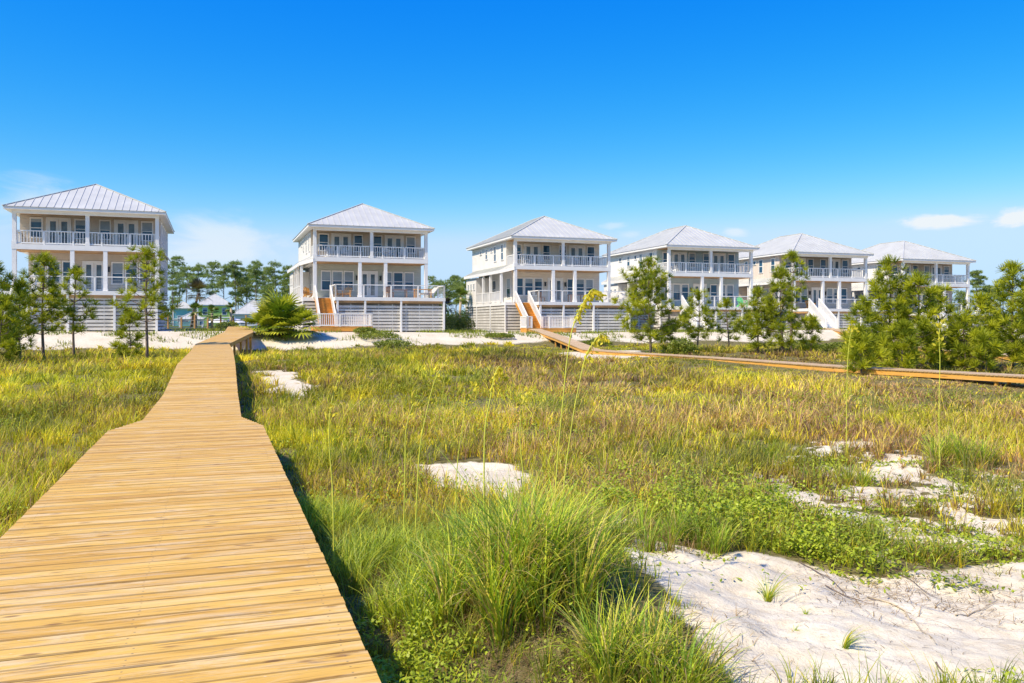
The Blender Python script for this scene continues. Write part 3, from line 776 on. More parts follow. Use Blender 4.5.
put('lo', 'white', H6, 10.2, -1.0, 1, -60, 'white lounger at the right end of the farthest house deck', 'lounger')

# ------------------------------------------------------------------ houses far behind
def far_house(px, Zc, w_, d_, z0, wh, rise, wall, label, rz=RZ, wins=(), name='cottage'):
    x = (px-HX)/F*Zc; root = empty(name, (x, Zc, z0), rz); tag(root, label, 'house')
    m = MB(); m.box(-w_/2, w_/2, 0, d_, -.5, wh); m.build('wall', M[wall], root)
    m = MB(); m.box(-w_/2-.4, w_/2+.4, -.4, d_+.4, wh, wh+.25); m.build('eave', M['white'], root)
    hip_roof(root, -w_/2-.5, w_/2+.5, -.5, d_+.5, wh+.253, rise, step=.8)
    for (a0, a1, b0, b1) in wins: window(root, 'F', a0, a1, b0, b1, 0)
    m = MB(); m.box(-w_/2-.03, w_/2+.03, -.05, -.003, wh*.5-.15, wh*.5+.1); m.build('band', M['white'], root)
    for s in (-1, 1): m = MB(); m.box(s*w_/2-.12, s*w_/2+.12, -.08, -.004, 0, wh); m.build('corner_board', M['white'], root)
    return root
far_house(214.5, 195, 7.2, 8, 1.7, 5.2, 2.7, 'green_wall', 'two storey green cottage with white hip roof beyond the boardwalk end', wins=((-2.5, -1.6, 3.2, 4.7), (1.7, 2.6, 3.2, 4.7), (-1.5, -.7, .6, 2.5), (-3.2, -2.4, .8, 2.4)))
far_house(183, 205, 4.4, 8, 1.7, 4.6, 1.7, 'teal', 'small teal cottage left of the green cottage', wins=((-1.2, 1.2, 1.6, 3.0),))
far_house(254, 175, 7.5, 9, 1.7, 2.9, 3.0, 'white_side', 'white walled cottage with pale roof behind the palmetto bush', wins=((-2.6, -1.8, 1.0, 2.3),))
g = empty('pool_pavilion', ((191-HX)/F*108, 108, 2.0), RZ); tag(g, 'low open pavilion with white roof in front of the green cottage', 'pavilion')
hip_roof(g, -1.6, 1.6, 0, 3.4, 1.5, .85, step=.6)
m = MB(); m.box(-1.5, 1.5, .1, 3.3, 1.35, 1.48); m.build('eave', M['white'], g)
for (x, y) in ((-1.35, .25), (1.35, .25), (-1.35, 3.1), (1.35, 3.1)):
    m = MB(); m.box(x-.09, x+.09, y-.09, y+.09, -.3, 1.35); m.build('post', M['white'], g)
def parasol(px, Zc, z0, label):
    t = empty('patio_umbrella', ((px-HX)/F*Zc, Zc, z0)); tag(t, label, 'umbrella', 'patio umbrellas beyond the boardwalk')
    m = MB(); m.tube([(0, 0, -.3), (0, 0, 2.3)], .03); m.build('pole', M['white'], t)
    m = MB(); n = 8; c = len(m.v)
    rings = [(.05, 2.4), (.7, 2.25), (1.3, 1.95)]
    for r_, z_ in rings:
        for k in range(n): m.v.append((r_*math.cos(2*math.pi*k/n), r_*math.sin(2*math.pi*k/n), z_))
    for q in range(2):
        for k in range(n): m.f.append((q*n+k, q*n+(k+1) % n, (q+1)*n+(k+1) % n, (q+1)*n+k))
    m.f.append(tuple(range(n))); m.build('canopy', M['white'], t)
parasol(218, 96, 1.1, 'white patio umbrella behind the fence left of the boardwalk end')
parasol(234, 90, 1.1, 'white patio umbrella right behind the boardwalk end')
# pool fence between houses
ff = empty('wooden_fence', (-36, 78, 2.2)); tag(ff, 'low rail fence with wooden posts between the first two houses', 'fence')
A = Vector(((168-HX)/F*82, 82, 2.2)); B = Vector(((246-HX)/F*82, 86, 2.2)); off = Vector(ff.location)
for k in range(8):
    p = A.lerp(B, k/7)-off; m = MB(); m.box(p.x-.07, p.x+.07, p.y-.07, p.y+.07, -.3, 1.35 if k % 2 else 1.6); m.build('post', M['soffit'], ff)
m = MB()
for z_ in (.35, .7, 1.05): m.bar(A-off+Vector((0, .1, z_)), B-off+Vector((0, .1, z_)), .04, .07)
m.build('rails', M['white_old'], ff)

# ------------------------------------------------------------------ pines
def needles(centers, dirs, n, length, width, c0, c1, spread=1.0):
    m = len(centers); C = np.repeat(centers, n, 0); Dd = np.repeat(dirs, n, 0)
    r = rng.normal(size=(m*n, 3)); r /= np.linalg.norm(r, axis=1, keepdims=True)
    d = Dd*.75+r*spread; d /= np.linalg.norm(d, axis=1, keepdims=True)
    L = length*rng.uniform(.65, 1.1, m*n)[:, None]
    sd = np.cross(d, rng.normal(size=(m*n, 3))); sd /= np.linalg.norm(sd, axis=1, keepdims=True)+1e-9
    W_ = width*.5
    a = C+d*L*.05; b = C+d*L*.55; e = C+d*L
    V = np.stack([a-sd*W_*.6, a+sd*W_*.6, e+sd*W_*.35+0*b, e-sd*W_*.35], 1).reshape(-1, 3)
    FQ = np.arange(m*n*4).reshape(-1, 4)
    t = np.repeat(rng.random(m), n)[:, None]*.7+rng.random((m*n, 1))*.3
    col = c0*(1-t)+c1*t
    return V, FQ, np.repeat(col, 4, 0)
PC0 = np.array([.08, .14, .010]); PC1 = np.array([.58, .58, .025])
def pine(name, x, y, h, r, label, group, bare=.12, dens=1., cols=(PC0, PC1), far=False, lean=0., trunk_r=None, z=None, tuft=.36, wid=.036, cat='pine tree'):
    z = gz(x, y) if z is None else z
    r = r if far else r*(1.32 if (x < 12 or bare > .3) else .98)
    root = empty(name, (x, y, z)); tag(root, label, cat, group)
    tr = trunk_r or h*.013+.015
    ln = Vector((random.uniform(-1, 1), random.uniform(-1, 1), 0))*.035*h+Vector((lean, 0, 0))
    def ax(t): return Vector((ln.x*t*t+.05*math.sin(5*t+x), ln.y*t*t, h*t))
    m = MB(); ts = [k/9 for k in range(10)]; m.tube([ax(t)-(Vector((0, 0, .2)) if t == 0 else Vector()) for t in ts], [tr*(1-.88*t) for t in ts], 7)
    cen = []; dr = []
    if not far:
        step = .38*max(1, h/5); lv = bare
        levels = []
        while lv < .97: levels.append(lv); lv += step/h*random.uniform(.8, 1.2)
        for t in levels:
            tt = (t-bare)/(1-bare)
            rr = r*(1-tt)**.72*(.62+.38*min(1, tt*5))
            nb = random.choice((3, 4, 5, 5)) if dens > 1.1 else random.choice((3, 3, 4)); a0 = random.uniform(0, 6.28)
            for k in range(nb):
                a = a0+6.283*k/nb+random.uniform(-.35, .35); L = rr*random.uniform(.45, 1.2)
                if L < .12: L = .12
                up = .25+.65*tt+random.uniform(-.12, .15)
                b0 = ax(t); dd = Vector((math.cos(a), math.sin(a), 0)); pts = []
                for q in range(5):
                    s = q/4; pts.append(b0+dd*L*s+Vector((0, 0, L*up*s*s+.08*s)))
                m.tube(pts, [max(.006, tr*.33*(1-.8*s/4)) for s in range(5)], 4)
                nt_ = max(1, int(L/.26*dens))
                for q in range(nt_):
                    s = 1-(q/nt_)*.62; p = b0+dd*L*s+Vector((0, 0, L*up*s*s+.08*s))
                    side = Vector((-dd.y, dd.x, 0))*random.uniform(-.45, .45)*L*.6*(q > 0)
                    p = p+side+Vector((0, 0, random.uniform(-.04, .1)))
                    cen.append(p); dr.append((dd*.5+side*1.2+Vector((0, 0, .75))).normalized())
        for q in range(4): cen.append(ax(1)-Vector((0, 0, .13*q))); dr.append(Vector((random.uniform(-.3, .3), random.uniform(-.3, .3), 1)).normalized())
        nn = 54
    else:
        ncl = int(random.uniform(12, 17)*dens)
        for k in range(ncl):
            t = bare+(1-bare)*((k+.5)/ncl)**.8; a = random.uniform(0, 6.28); rr = r*(1.1-.75*((t-bare)/(1-bare))**2)*random.uniform(.3, 1.0)
            c = ax(t)+Vector((math.cos(a)*rr, math.sin(a)*rr, random.uniform(-.3, .5)))
            b0 = ax(max(bare*.9, t-.08)); m.tube([b0, b0.lerp(c, .5)+Vector((0, 0, -.1)), c], [tr*.35, tr*.22, tr*.1], 4)
            R_ = r*random.uniform(.34, .62)
            for q in range(int(34)):
                v = Vector((random.gauss(0, 1), random.gauss(0, 1), random.gauss(0, .5)))
                v = v.normalized()*R_*random.random()**.45; v.z *= .55; cen.append(c+v); dr.append(Vector((v.x, v.y, abs(v.z)+R_*.6)).normalized())
        nn = 14
    m.build('trunk', M['bark'], root, True)
    q = QB(); cen = np.array([tuple(c) for c in cen]); dr = np.array([tuple(c) for c in dr])
    q.add(needles(cen, dr, nn, tuft, wid, cols[0], cols[1], .8)); q.build('crown', M['needle'], root)
    return root
def pine_px(px, py_top, Zc, r, label, bare=.12, dens=1., **k):
    x = (px-HX)/F*Zc; z = gz(x, Zc); h = CZ-(py_top-HY)/F*Zc-z
    return pine('young_pine', x, Zc, h, r, label, 'young pines in the meadow', bare, dens, **k)
for a_ in (
    (-6, 262, 38, 1.1, 'young pine cut by the left edge of the picture', .15, 1.2),
    (20, 284, 39, .75, 'bushy young pine second from the left edge'),
    (43, 257, 41, 1.0, 'slender pine left of centre before the first house porch', .25, 1.15),
    (74, 270, 43, .95, 'airy pine with bare lower trunk before the first house slats', .28, 1.1),
    (146, 252, 41, 1.35, 'pine with bare trunk and open tiers at the first house right corner', .36, .95),
    (129, 316, 42, .7, 'low bushy pine beside the bare trunked one', .03, 1.3),
    (0, 300, 36, .9, 'low dense pine at the far left', .05, 1.3),
    (650, 262, 50, 1.95, 'full cone shaped pine standing alone before the third house deck', .12, 1.25),
    (668, 330, 51, .6, 'small dark bush pine at the foot of the cone shaped pine', .03, 1.3),
    (698, 294, 52, 1.25, 'short pine below the blue grey house stair', .18, 1.),
    (728, 302, 53, 1.0, 'thin short pine between the blue grey and taupe houses', .15, 1.),
    (757, 290, 47, 1.2, 'left pine of the clump before the taupe house', .05, 1.25),
    (782, 272, 46, 1.45, 'tallest bushy pine of the clump before the taupe house', .08, 1.25),
    (792, 256, 50, .8, 'tall bare trunked pine rising over the clump', .5, .8),
    (812, 320, 46, .8, 'small pine at the right of the clump', .03, 1.3),
    (862, 306, 36, 1.0, 'leftmost pine of the big right thicket', .03, 1.4),
    (890, 262, 37, 1.45, 'tall pointed pine in the left of the right thicket', .05, 1.4),
    (917, 276, 36, 1.45, 'broad pine in the middle of the right thicket', .04, 1.4),
    (940, 290, 38, 1.2, 'darker pine behind the middle of the right thicket', .05, 1.3),
    (903, 330, 33.5, 1.0, 'low round pine at the front of the right thicket', .02, 1.5),
    (860, 335, 32.5, .8, 'small bushy pine leaning over the low boardwalk', .02, 1.4),
    (964, 318, 36, 1.1, 'low pine between the right thicket and the right edge', .03, 1.3),
    (982, 300, 37, 1.3, 'rounded pine left of the tall edge pines', .04, 1.3),
    (1013, 268, 38, 1.5, 'tall pine near the right edge', .06, 1.3),
    (1040, 280, 36, 1.5, 'pine cut by the right edge of the picture', .05, 1.3),
    (985, 336, 34.5, .8, 'low pine beside the second low boardwalk', .02, 1.4)):
    pine_px(*a_)
FC0 = np.array([.12, .19, .05]); FC1 = np.array([.38, .44, .12])
k = 0
spots = [(173, 258, 135, .4), (186, 267, 140, .45), (200, 266, 132, .4), (212, 262, 150, .5), (224, 268, 138, .4), (236, 262, 145, .5), (247, 270, 150, .4), (256, 262, 137, .42),
         (266, 270, 150, .45), (277, 264, 142, .4), (287, 268, 150, .4), (180, 276, 150, .3), (238, 272, 150, .3), (292, 272, 140, .4), (246, 282, 150, .3), (270, 288, 130, .3),
         (446, 282, 130, .3), (456, 277, 140, .35), (466, 280, 128, .3), (435, 279, 150, .3), (475, 284, 150, .3),
         (977, 272, 150, .5), (990, 288, 155, .4), (1003, 280, 150, .4), (1030, 275, 150, .4), (960, 292, 160, .3), (885, 300, 165, .3), (640, 300, 170, .35), (628, 302, 165, .3), (760, 300, 170, .3), (-15, 270, 140, .4), (5, 285, 145, .4)]
wordsA = ['behind the first house wall', 'over the teal cottage', 'left of the green cottage roof', 'above the green cottage ridge', 'right of the green cottage ridge', 'behind the green cottage', 'between the green and white cottages', 'over the white cottage',
          'right of the white cottage roof', 'above the palmetto bush', 'beside the second house wall', 'low behind the teal cottage', 'low behind the green cottage right corner', 'touching the second house porch roof', 'low over the white cottage', 'low behind the palmetto bush',
          'left in the gap right of the second house', 'tallest in the gap between the second and third houses', 'right in the gap before the third house', 'behind the second house deck rail', 'behind the third house corner',
          'flat topped right of the farthest house', 'low right of the farthest house', 'over the right thicket', 'beyond the right edge thicket', 'behind the farthest house porch', 'between the fifth and sixth houses', 'right of the third house', 'close right of the third house porch', 'between the fourth and fifth houses', 'left of the first house', 'by the left edge behind the first house']
for (px, py, Zc, bare), wd_ in zip(spots, wordsA):
    Zc *= 1.58; x = (px-HX)/F*Zc; z = 1.6; h = CZ-(py-HY)/F*Zc-z
    pine('tall_pine', x, Zc, h, random.uniform(2.3, 3.4), 'tall distant pine '+wd_, 'tall pines beyond the houses', bare+.12, random.uniform(.85, 1.25), (FC0, FC1), True, z=z, trunk_r=.2, tuft=.6, wid=.09)

# ------------------------------------------------------------------ palms
def fronds(q, c, n, R0, el0, el1, col0, col1, nl=16, wid=.05, arc=2.4):
    """fan palm leaves round a point c"""
    for k in range(n):
        a = random.uniform(0, 6.28); el = random.uniform(el0, el1); L = R0*random.uniform(.75, 1.1)
        d = np.array([math.cos(a)*math.cos(el), math.sin(a)*math.cos(el), math.sin(el)])
        side = np.array([-math.sin(a), math.cos(a), 0]); up = np.cross(d, side)
        hub = np.array(c)+d*L*.5; t = random.random(); col = np.array(col0)*(1-t)+np.array(col1)*t
        V = []; Fq = []; CC = []
        def strip(p0, p1, p2, w):
            s = np.cross(p1-p0, up); s = s/(np.linalg.norm(s)+1e-9)*w
            b = len(V); V.extend([p0-s*.5, p0+s*.5, p1-s, p1+s, p2-s*.1, p2+s*.1]); Fq.extend([[b, b+1, b+3, b+2], [b+2, b+3, b+5, b+4]])
            cc = col*random.uniform(.8, 1.2); CC.extend([cc]*6)
        strip(np.array(c, float), np.array(c)+d*L*.25, hub, .015)
        for j in range(nl):
            th = arc*(j/(nl-1)-.5); dd = d*math.cos(th)+side*math.sin(th)
            ll = L*.55*(1-.25*abs(th)/1.2); p1 = hub+dd*ll*.6+up*.04; p2 = hub+dd*ll-np.array([0, 0, .12*ll])
            strip(hub, p1, p2, wid*.5)
        q.add((np.array(V, np.float32), np.array(Fq), np.array(CC, np.float32)))
px, Zc = 281, 59.
x = (px-HX)/F*Zc; root = empty('palmetto_bush', (x, Zc, gz(x, Zc))); tag(root, 'big spiky green palmetto bush on the sand beside the boardwalk end', 'palm')
q = QB()
for (ox, oy, oz, n, r_) in ((0, 0, .95, 34, 2.5), (-1.25, .2, .5, 24, 2.0), (1.3, -.1, .5, 24, 2.0), (.2, -.8, .35, 22, 1.9), (-.7, -.6, .3, 18, 1.7), (.9, -.6, .25, 16, 1.6)):
    fronds(q, (ox, oy, oz), n, r_, -.3, 1.4, (.10, .17, .012), (.60, .58, .06), wid=.15, arc=3.6, nl=13)
q.build('fronds', M['leaf'], root)
for k, (ox, oy) in enumerate(((0, 0), (-.9, .2), (.95, -.1))):
    m = MB(); m.tube([(ox, oy, -.2), (ox*.9, oy, .2), (ox*.85, oy, .5)], [.16, .14, .1]); m.build('trunk', M['bark'], root, True)
def palm(px, py_top, Zc, z, label, r_=1.0, n=26, lean=0., dry=False):
    x = (px-HX)/F*Zc; h = CZ-(py_top-HY)/F*Zc-z-r_*.6
    root = empty('palm_tree', (x, Zc, z)); tag(root, label, 'palm', 'small palms between the houses')
    m = MB(); m.tube([(0, 0, -.3), (lean*.4, 0, h*.5), (lean, 0, h)], [.17, .14, .12], 8); m.build('trunk', M['tan_old'] if not dry else M['bark'], root, True)
    q = QB(); fronds(q, (lean, 0, h), n, r_, -.7, 1.4, (.10, .16, .03) if not dry else (.10, .08, .04), (.25, .30, .06) if not dry else (.16, .14, .06), 10, .08); q.build('crown', M['leaf'], root)
palm(196, 305, 84, 2.1, 'small palm with tan trunk left of the green cottage door')
palm(212, 307, 84, 2.1, 'small palm with tan trunk before the green cottage')
palm(231, 303, 84, 2.1, 'small palm at the right corner of the green cottage', .9, 20)
palm(190, 283, 88, 2.0, 'leaning dark windblown palm between the cottages', 1.7, 34, .9, True)
palm(445, 300, 84, 2.1, 'palm with dark trunk right beside the second house deck', 1.2, 30, 0, True)
palm(459, 290, 88, 2.1, 'palm in the middle of the gap before the third house', 1.3, 30, .2)
palm(470, 306, 90, 2.1, 'low palm touching the third house slats', 1.1, 26)
def shrub(x, y, r_, h, label, c0, c1, n=900, ls=.12, group=None, name='shrub', cat='shrub'):
    root = empty(name, (x, y, gz(x, y))); tag(root, label, cat, group)
    t = rng.random((n, 3)); a = t[:, 0]*6.283; rr = r_*np.sqrt(t[:, 1]); zz = h*t[:, 2]**.7*np.sqrt(np.maximum(0, 1-(rr/r_)**2)*.8+.2)
    rr = rr*(.75+.4*vnoise(a*2+x, zz*3, 1., 5))
    B = np.stack([np.cos(a)*rr, np.sin(a)*rr, zz], 1)
    C = c0+(c1-c0)*(vnoise(B[:, 0]*3+9, B[:, 2]*4+B[:, 1]*2, 1, 3)[:, None]*.7+rng.random((n, 1))*.3)
    q = QB(); q.add(blades(B, rng.uniform(.3, 1, n)*ls, np.full(n, ls*.45), rng.uniform(0, 6.28, n), rng.uniform(.2, 1, n)*ls, .2, C, 2, True)); q.build('foliage', M['leaf'], root)
    m = MB()
    for k in range(4): aa = k*1.6; m.tube([(0, 0, -.1), (math.cos(aa)*r_*.3, math.sin(aa)*r_*.3, h*.4), (math.cos(aa)*r_*.6, math.sin(aa)*r_*.6, h*.75)], [.03, .02, .01], 5)
    m.build('stems', M['bark'], root)
def wx(px, Zc): return (px-HX)/F*Zc
YG0 = np.array([.10, .15, .015]); YG1 = np.array([.34, .36, .05])
for (px, Zc, r_, h, lb) in ((449, 80, 1.2, 1.6, 'yellow green shrub at the foot of the dark trunked palm'), (458, 82, 1.3, 1.9, 'bushy shrub in the gap before the third house'), (466, 80, 1.0, 1.4, 'yellowish shrub against the third house slats'),
        (378, 60, 1.6, .55, 'low spreading green shrub on the sand before the second house'), (392, 58, 1.4, .45, 'low yellow green shrub at the edge of the sand before the second house'), (365, 62, .9, .4, 'small dark green shrub left on the sand before the second house'),
        (682, 48, .9, .9, 'dark rounded shrub right of the cone shaped pine'), (228, 82, 1.2, .8, 'low bright shrub by the boardwalk end'), (500, 64, 1.2, .35, 'low shrub at the foot of the third house slats'),
        (597, 63, 1.3, .4, 'low green shrub where the low boardwalk reaches the dune'), (800, 52, 1.4, .6, 'wide low shrub at the foot of the taupe house pines'), (840, 50, 1.3, .5, 'low shrub left of the right thicket')):
    shrub(wx(px, Zc), Zc, r_, h, lb, YG0, YG1, 1500, .16, 'low shrubs along the dune')

# ------------------------------------------------------------------ grass
def pick(n, y0, y1, power=1., xw=.78):
    """points in the wedge before the camera, y distributed so density ~ y^-power"""
    u = rng.random(n)
    p = 2-power
    y = (y0**p+u*(y1**p-y0**p))**(1/p) if abs(p) > 1e-3 else y0*(y1/y0)**u
    x = rng.uniform(-1, 1, n)*xw*(y+1.2)*.86
    return x, y
GREEN = np.array([.34, .35, .02]); LUSH = np.array([.24, .34, .03]); YEL = np.array([.68, .56, .03]); DRY = np.array([.54, .37, .13]); PURP = np.array([.25, .155, .10]); BLUEG = np.array([.28, .34, .08])
def palette(x, y, n):
    px = x/y*F+HX
    a = fbm(x, y, 3.2, 101)+.06*rng.normal(size=n); b = fbm(x, y*.6, 2.3, 202)+.08*rng.normal(size=n); c = rng.random(n)
    C = GREEN[None]*np.ones((n, 1))
    yel = sstep(.42, .66, a)[:, None]*.85; C = C*(1-yel)+YEL*yel
    mid = (sstep(-3, 3, x)*sstep(7.5, 12, y)*(1-sstep(44, 52, y)))
    dry = np.clip(sstep(.38, .60, b)*(.55+.45*mid)+.38*mid, 0, 1)
    isdry = c < dry*.85
    C = np.where(isdry[:, None], np.where((rng.random(n) < .52)[:, None], DRY, PURP), C)
    near = (1-sstep(8, 11, y))*sstep(-5, -3, x)*(c < .75); nn = near[:, None]; C = C*(1-nn)+(LUSH*.55+BLUEG*.25+YEL*.2)*nn
    rust = sstep(.52, .62, fbm(x+40, y*.55, 2.6, 411, 4)+.03*rng.normal(size=n))*(.22+.40*mid)
    C = np.where((rng.random(n) < rust)[:, None], np.where((rng.random(n) < .4)[:, None], np.array([.36, .22, .11]), PURP), C)
    dk = sstep(.54, .64, fbm(x-70, y*.6, 2.1, 512, 4))[:, None]*.55
    C = C*(1-dk)+np.array([.12, .20, .02])*dk
    lu = (rng.random(n) < .10)[:, None]; C = np.where(lu, YEL, C)
    return C*rng.uniform(.7, 1.3, n)[:, None]*(.8+.4*fbm(x, y, 1.1, 55))[:, None]*(.35+1.3*fbm(x, y*.7, 4.5, 155, 3))[:, None]
def keepmask(x, y, sandp=1.0):
    s = sandmask(x, y); k = rng.random(len(x)) > s*sandp
    k &= walk_dist(x, y) > .04
    k &= Q(x, y) < -12.5+3*(fbm(x, y, 6, 71)-.5)
    return k
def grass(q, n, y0, y1, power, hmin, hmax, w0, wk, segs, clump, clump_r, xw=.78, leanf=.55, dthr=None, hfield=True, sandp=1.0):
    nc = n//clump; cx, cy = pick(nc, y0, y1, power, xw); k = keepmask(cx, cy, sandp)&((sandp > .9) | (sdist(cx, cy, HALF) > -.5)); cx, cy = cx[k], cy[k]
    if dthr: k = fbm(cx, cy, 1.2, 5) > dthr; cx, cy = cx[k], cy[k]
    n = len(cx)*clump
    ch = np.repeat(rng.uniform(.5, 1.25, len(cx)), clump); ct = np.repeat(rng.uniform(.62, 1.3, len(cx)), clump)
    a = rng.uniform(0, 6.283, n); r_ = np.abs(rng.normal(size=n))*clump_r
    x = np.repeat(cx, clump)+np.cos(a)*r_; y = np.repeat(cy, clump)+np.sin(a)*r_
    k = (walk_dist(x, y) > .03); x, y, a, ch, r_, ct = x[k], y[k], a[k], ch[k], r_[k], ct[k]; n = len(x)
    C = palette(x, y, n)*ct[:, None]
    H = rng.uniform(hmin, hmax, n)*ch
    if hfield: H *= .55+.9*fbm(x, y, 2.0, 303)
    s = sandmask(x, y); H *= 1-.5*s
    H *= 1-.45*(1-sstep(.0, .7, walk_dist(x, y)))
    H *= 1-.62*(1-sstep(2.0, 6., walk_dist(x, y)))*sstep(22, 27, y)*(x > 0)
    lean = H*rng.uniform(.12, leanf, n)+r_*.6
    ang = a+rng.normal(size=n)*.6; wind = .15; ang = np.arctan2(np.sin(ang)*(1-wind), np.cos(ang)*(1-wind)+wind)
    B = np.stack([x, y, ground_h(x, y)-.015], 1)
    W_ = (w0+wk*y)*rng.uniform(.6, 1.3, n)
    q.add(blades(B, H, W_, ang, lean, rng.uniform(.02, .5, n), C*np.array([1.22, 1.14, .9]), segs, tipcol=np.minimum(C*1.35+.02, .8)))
q = QB()
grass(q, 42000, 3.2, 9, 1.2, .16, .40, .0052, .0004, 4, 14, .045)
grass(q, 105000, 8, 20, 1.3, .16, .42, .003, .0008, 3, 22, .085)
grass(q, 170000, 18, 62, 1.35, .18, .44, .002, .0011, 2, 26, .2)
# outer flank, seen only past the frame edge
grass(q, 15000, 6, 22, 1.2, .10, .32, .004, .0009, 3, 9, .05, leanf=.8, sandp=.15)
grass(q, 26000, 9, 45, 1.3, .45, .75, .002, .00055, 3, 6, .12, leanf=.45, dthr=.5)
q.build('dune_grass', M['grass']); tag(bpy.data.objects['dune_grass'], 'mixed green, yellow and dry brown dune grass covering the meadow', 'grass', kind='stuff')

# big foreground tussocks: long arching blades
def tussock(x, y, n, h, r_, label, cols, wid=.0075, wind=.4, up=0.):
    root = empty('grass_tussock', (x, y, gz(x, y))); tag(root, label, 'grass tussock', 'tall grass tussocks')
    nc = max(3, n//45); ca = rng.uniform(0, 6.283, nc); cr = r_*np.sqrt(rng.random(nc)); 
    k = rng.integers(0, nc, n); a = rng.uniform(0, 6.283, n); rr = np.abs(rng.normal(size=n))*.045
    lx = np.cos(ca[k])*cr[k]+np.cos(a)*rr; ly = np.sin(ca[k])*cr[k]*.8+np.sin(a)*rr
    keep = walk_dist(x+lx, y+ly) > .12; lx, ly, a, k = lx[keep], ly[keep], a[keep], k[keep]; n = len(lx)
    B = np.stack([lx, ly, ground_h(x+lx, y+ly)-root.location.z-.02], 1)
    hh = h*rng.uniform(.45, 1.05, n)*(1-.35*(np.hypot(lx, ly)/r_)); ang = np.arctan2(np.sin(a)*(1-wind)+ly/r_*.4, np.cos(a)*(1-wind)+wind+lx/r_*.4)
    lean = hh*rng.uniform(.15, .75, n); dr_ = rng.uniform(.05, .55, n)
    t = rng.random(n)[:, None]; ci = rng.integers(0, len(cols), n); C = np.array(cols)[ci]*rng.uniform(.5, 1.35, n)[:, None]
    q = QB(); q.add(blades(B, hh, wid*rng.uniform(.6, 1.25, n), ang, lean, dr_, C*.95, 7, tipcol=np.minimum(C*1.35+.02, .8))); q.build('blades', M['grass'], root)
    # dead thatch at the foot
    m_ = n//2; a2 = rng.uniform(0, 6.283, m_); r2 = r_*np.sqrt(rng.random(m_))
    B = np.stack([np.cos(a2)*r2, np.sin(a2)*r2*.8, 0*a2], 1); B[:, 2] = ground_h(x+B[:, 0], y+B[:, 1])-root.location.z
    keep = walk_dist(x+B[:, 0], y+B[:, 1]) > .12; B = B[keep]; m_ = len(B)
    q = QB(); q.add(blades(B, rng.uniform(.03, .25, m_), .005*np.ones(m_), rng.uniform(0, 6.283, m_), rng.uniform(.1, .35, m_), .4, np.array([.36, .24, .11])*rng.uniform(.5, 1.3, m_)[:, None], 4)); q.build('thatch', M['grass'], root)
    return root
TY = [(.60, .62, .04), (.48, .56, .03), (.28, .42, .03), (.62, .52, .08), (.16, .26, .03), (.50, .36, .14)]
TB = [(.34, .44, .03), (.24, .34, .03), (.44, .50, .04), (.54, .56, .04), (.36, .42, .10)]
tussock(.08, 5.95, 1900, 1.12, .62, 'big yellow green tussock with long arching blades at the sand edge', TY, .0135, .12)
tussock(.78, 5.0, 1000, .75, .42, 'yellow tussock leaning over the white sand at the bottom of the picture', TY, .012, .25)
tussock(.0, 7.7, 1500, .80, .8, 'tall green tussock behind the big yellow green one', TY[1:3]+TB, .012, .15)
tussock(-1.45, 7.6, 2300, .62, .8, 'dense soft green tussock beside the boardwalk platform', TB, .008, .2)
tussock(-2.2, 9.4, 2200, .55, .8, 'soft green tussock farther along the platform', TB, .009, .2)
tussock(-.55, 6.1, 900, .66, .5, 'green tussock between the boardwalk and the big tussock', TB+TY[:2], .0115, .15)
tussock(1.35, 8.2, 1300, .55, .7, 'green tussock on the far side of the sand hollow', TY[1:]+TB[:2], .009, .2)
tussock(-4.9, 7.6, 1100, .80, .55, 'tall green tussock left of the platform edge', TB[:3]+TY[:3], .010, .1)
tussock(-6.3, 9.5, 1200, .80, .7, 'yellow green tussock on the left meadow side', TY, .010, .1)
tussock(7.2, 13.5, 800, .90, .6, 'tall yellow tussock at the right edge of the meadow', TY, .013, .1)
tussock(4.7, 12.3, 500, .55, .5, 'yellow tussock beside the speckled sand on the right', TY, .012, .1)

# low leafy ground cover
q = QB()
def leaves(n, y0, y1, power, field, ls, hmax, c0, c1, xw=.72, sfree=1):
    x, y = pick(n, y0, y1, power, xw); k = field(x, y)*(1-.8*sstep(.35, .8, sandmask(x, y))*sfree) > rng.random(n); x, y = x[k], y[k]; n = len(x)
    if n == 0: return
    k = walk_dist(x, y) > .05; x, y = x[k], y[k]; n = len(x)
    z = ground_h(x, y)+rng.random(n)**1.3*hmax*(.4+1.1*vnoise(x, y, .35, 12))*(1-.85*sstep(.3, .8, sandmask(x, y)))
    C = c0+(c1-c0)*np.clip(rng.random((n, 1))*.6+.5*vnoise(x, y, .5, 81)[:, None], 0, 1)
    q.add(blades(np.stack([x, y, z], 1), rng.uniform(.1, .9, n)*ls, ls*.5*rng.uniform(.6, 1.2, n)*(1+y*.03), rng.uniform(0, 6.283, n), ls*rng.uniform(.3, 1, n)*(1+y*.03), .2, C, 2, True))
LG0 = np.array([.16, .24, .015]); LG1 = np.array([.50, .56, .04])
def blob(cx, cy, rx, ry): return lambda x, y: np.clip(1.5*np.exp(-(((x-cx)/rx)**2+((y-cy)/ry)**2))*(vnoise(x, y, .3, 6) > .35), 0, 1)
leaves(160000, 3.4, 6.2, 1., lambda x, y: np.clip(1.2*np.exp(-((x+.42+.32*(y-4.2))/.30)**2), 0, 1)*(x > -1.6)*(y < 5.6)*.8*(vnoise(x, y, .16, 4) > .35), .04, .30, LG0, LG1, .45)
leaves(170000, 6.5, 12.5, 1., blob(1.9, 9.4, 1.2, 1.3), .05, .30, LG0, LG1, .6)
leaves(150000, 7, 11, 1., blob(3.0, 8.3, .9, .4), .045, .14, LG0, LG1, .7)
leaves(160000, 4.5, 16, 1., lambda x, y: (sdist(x, y, HALF) > -.6)*(vnoise(x, y, .55, 15) > .57)*(1-.0*x)*.9, .05, .16, LG0, LG1, .8, 0)
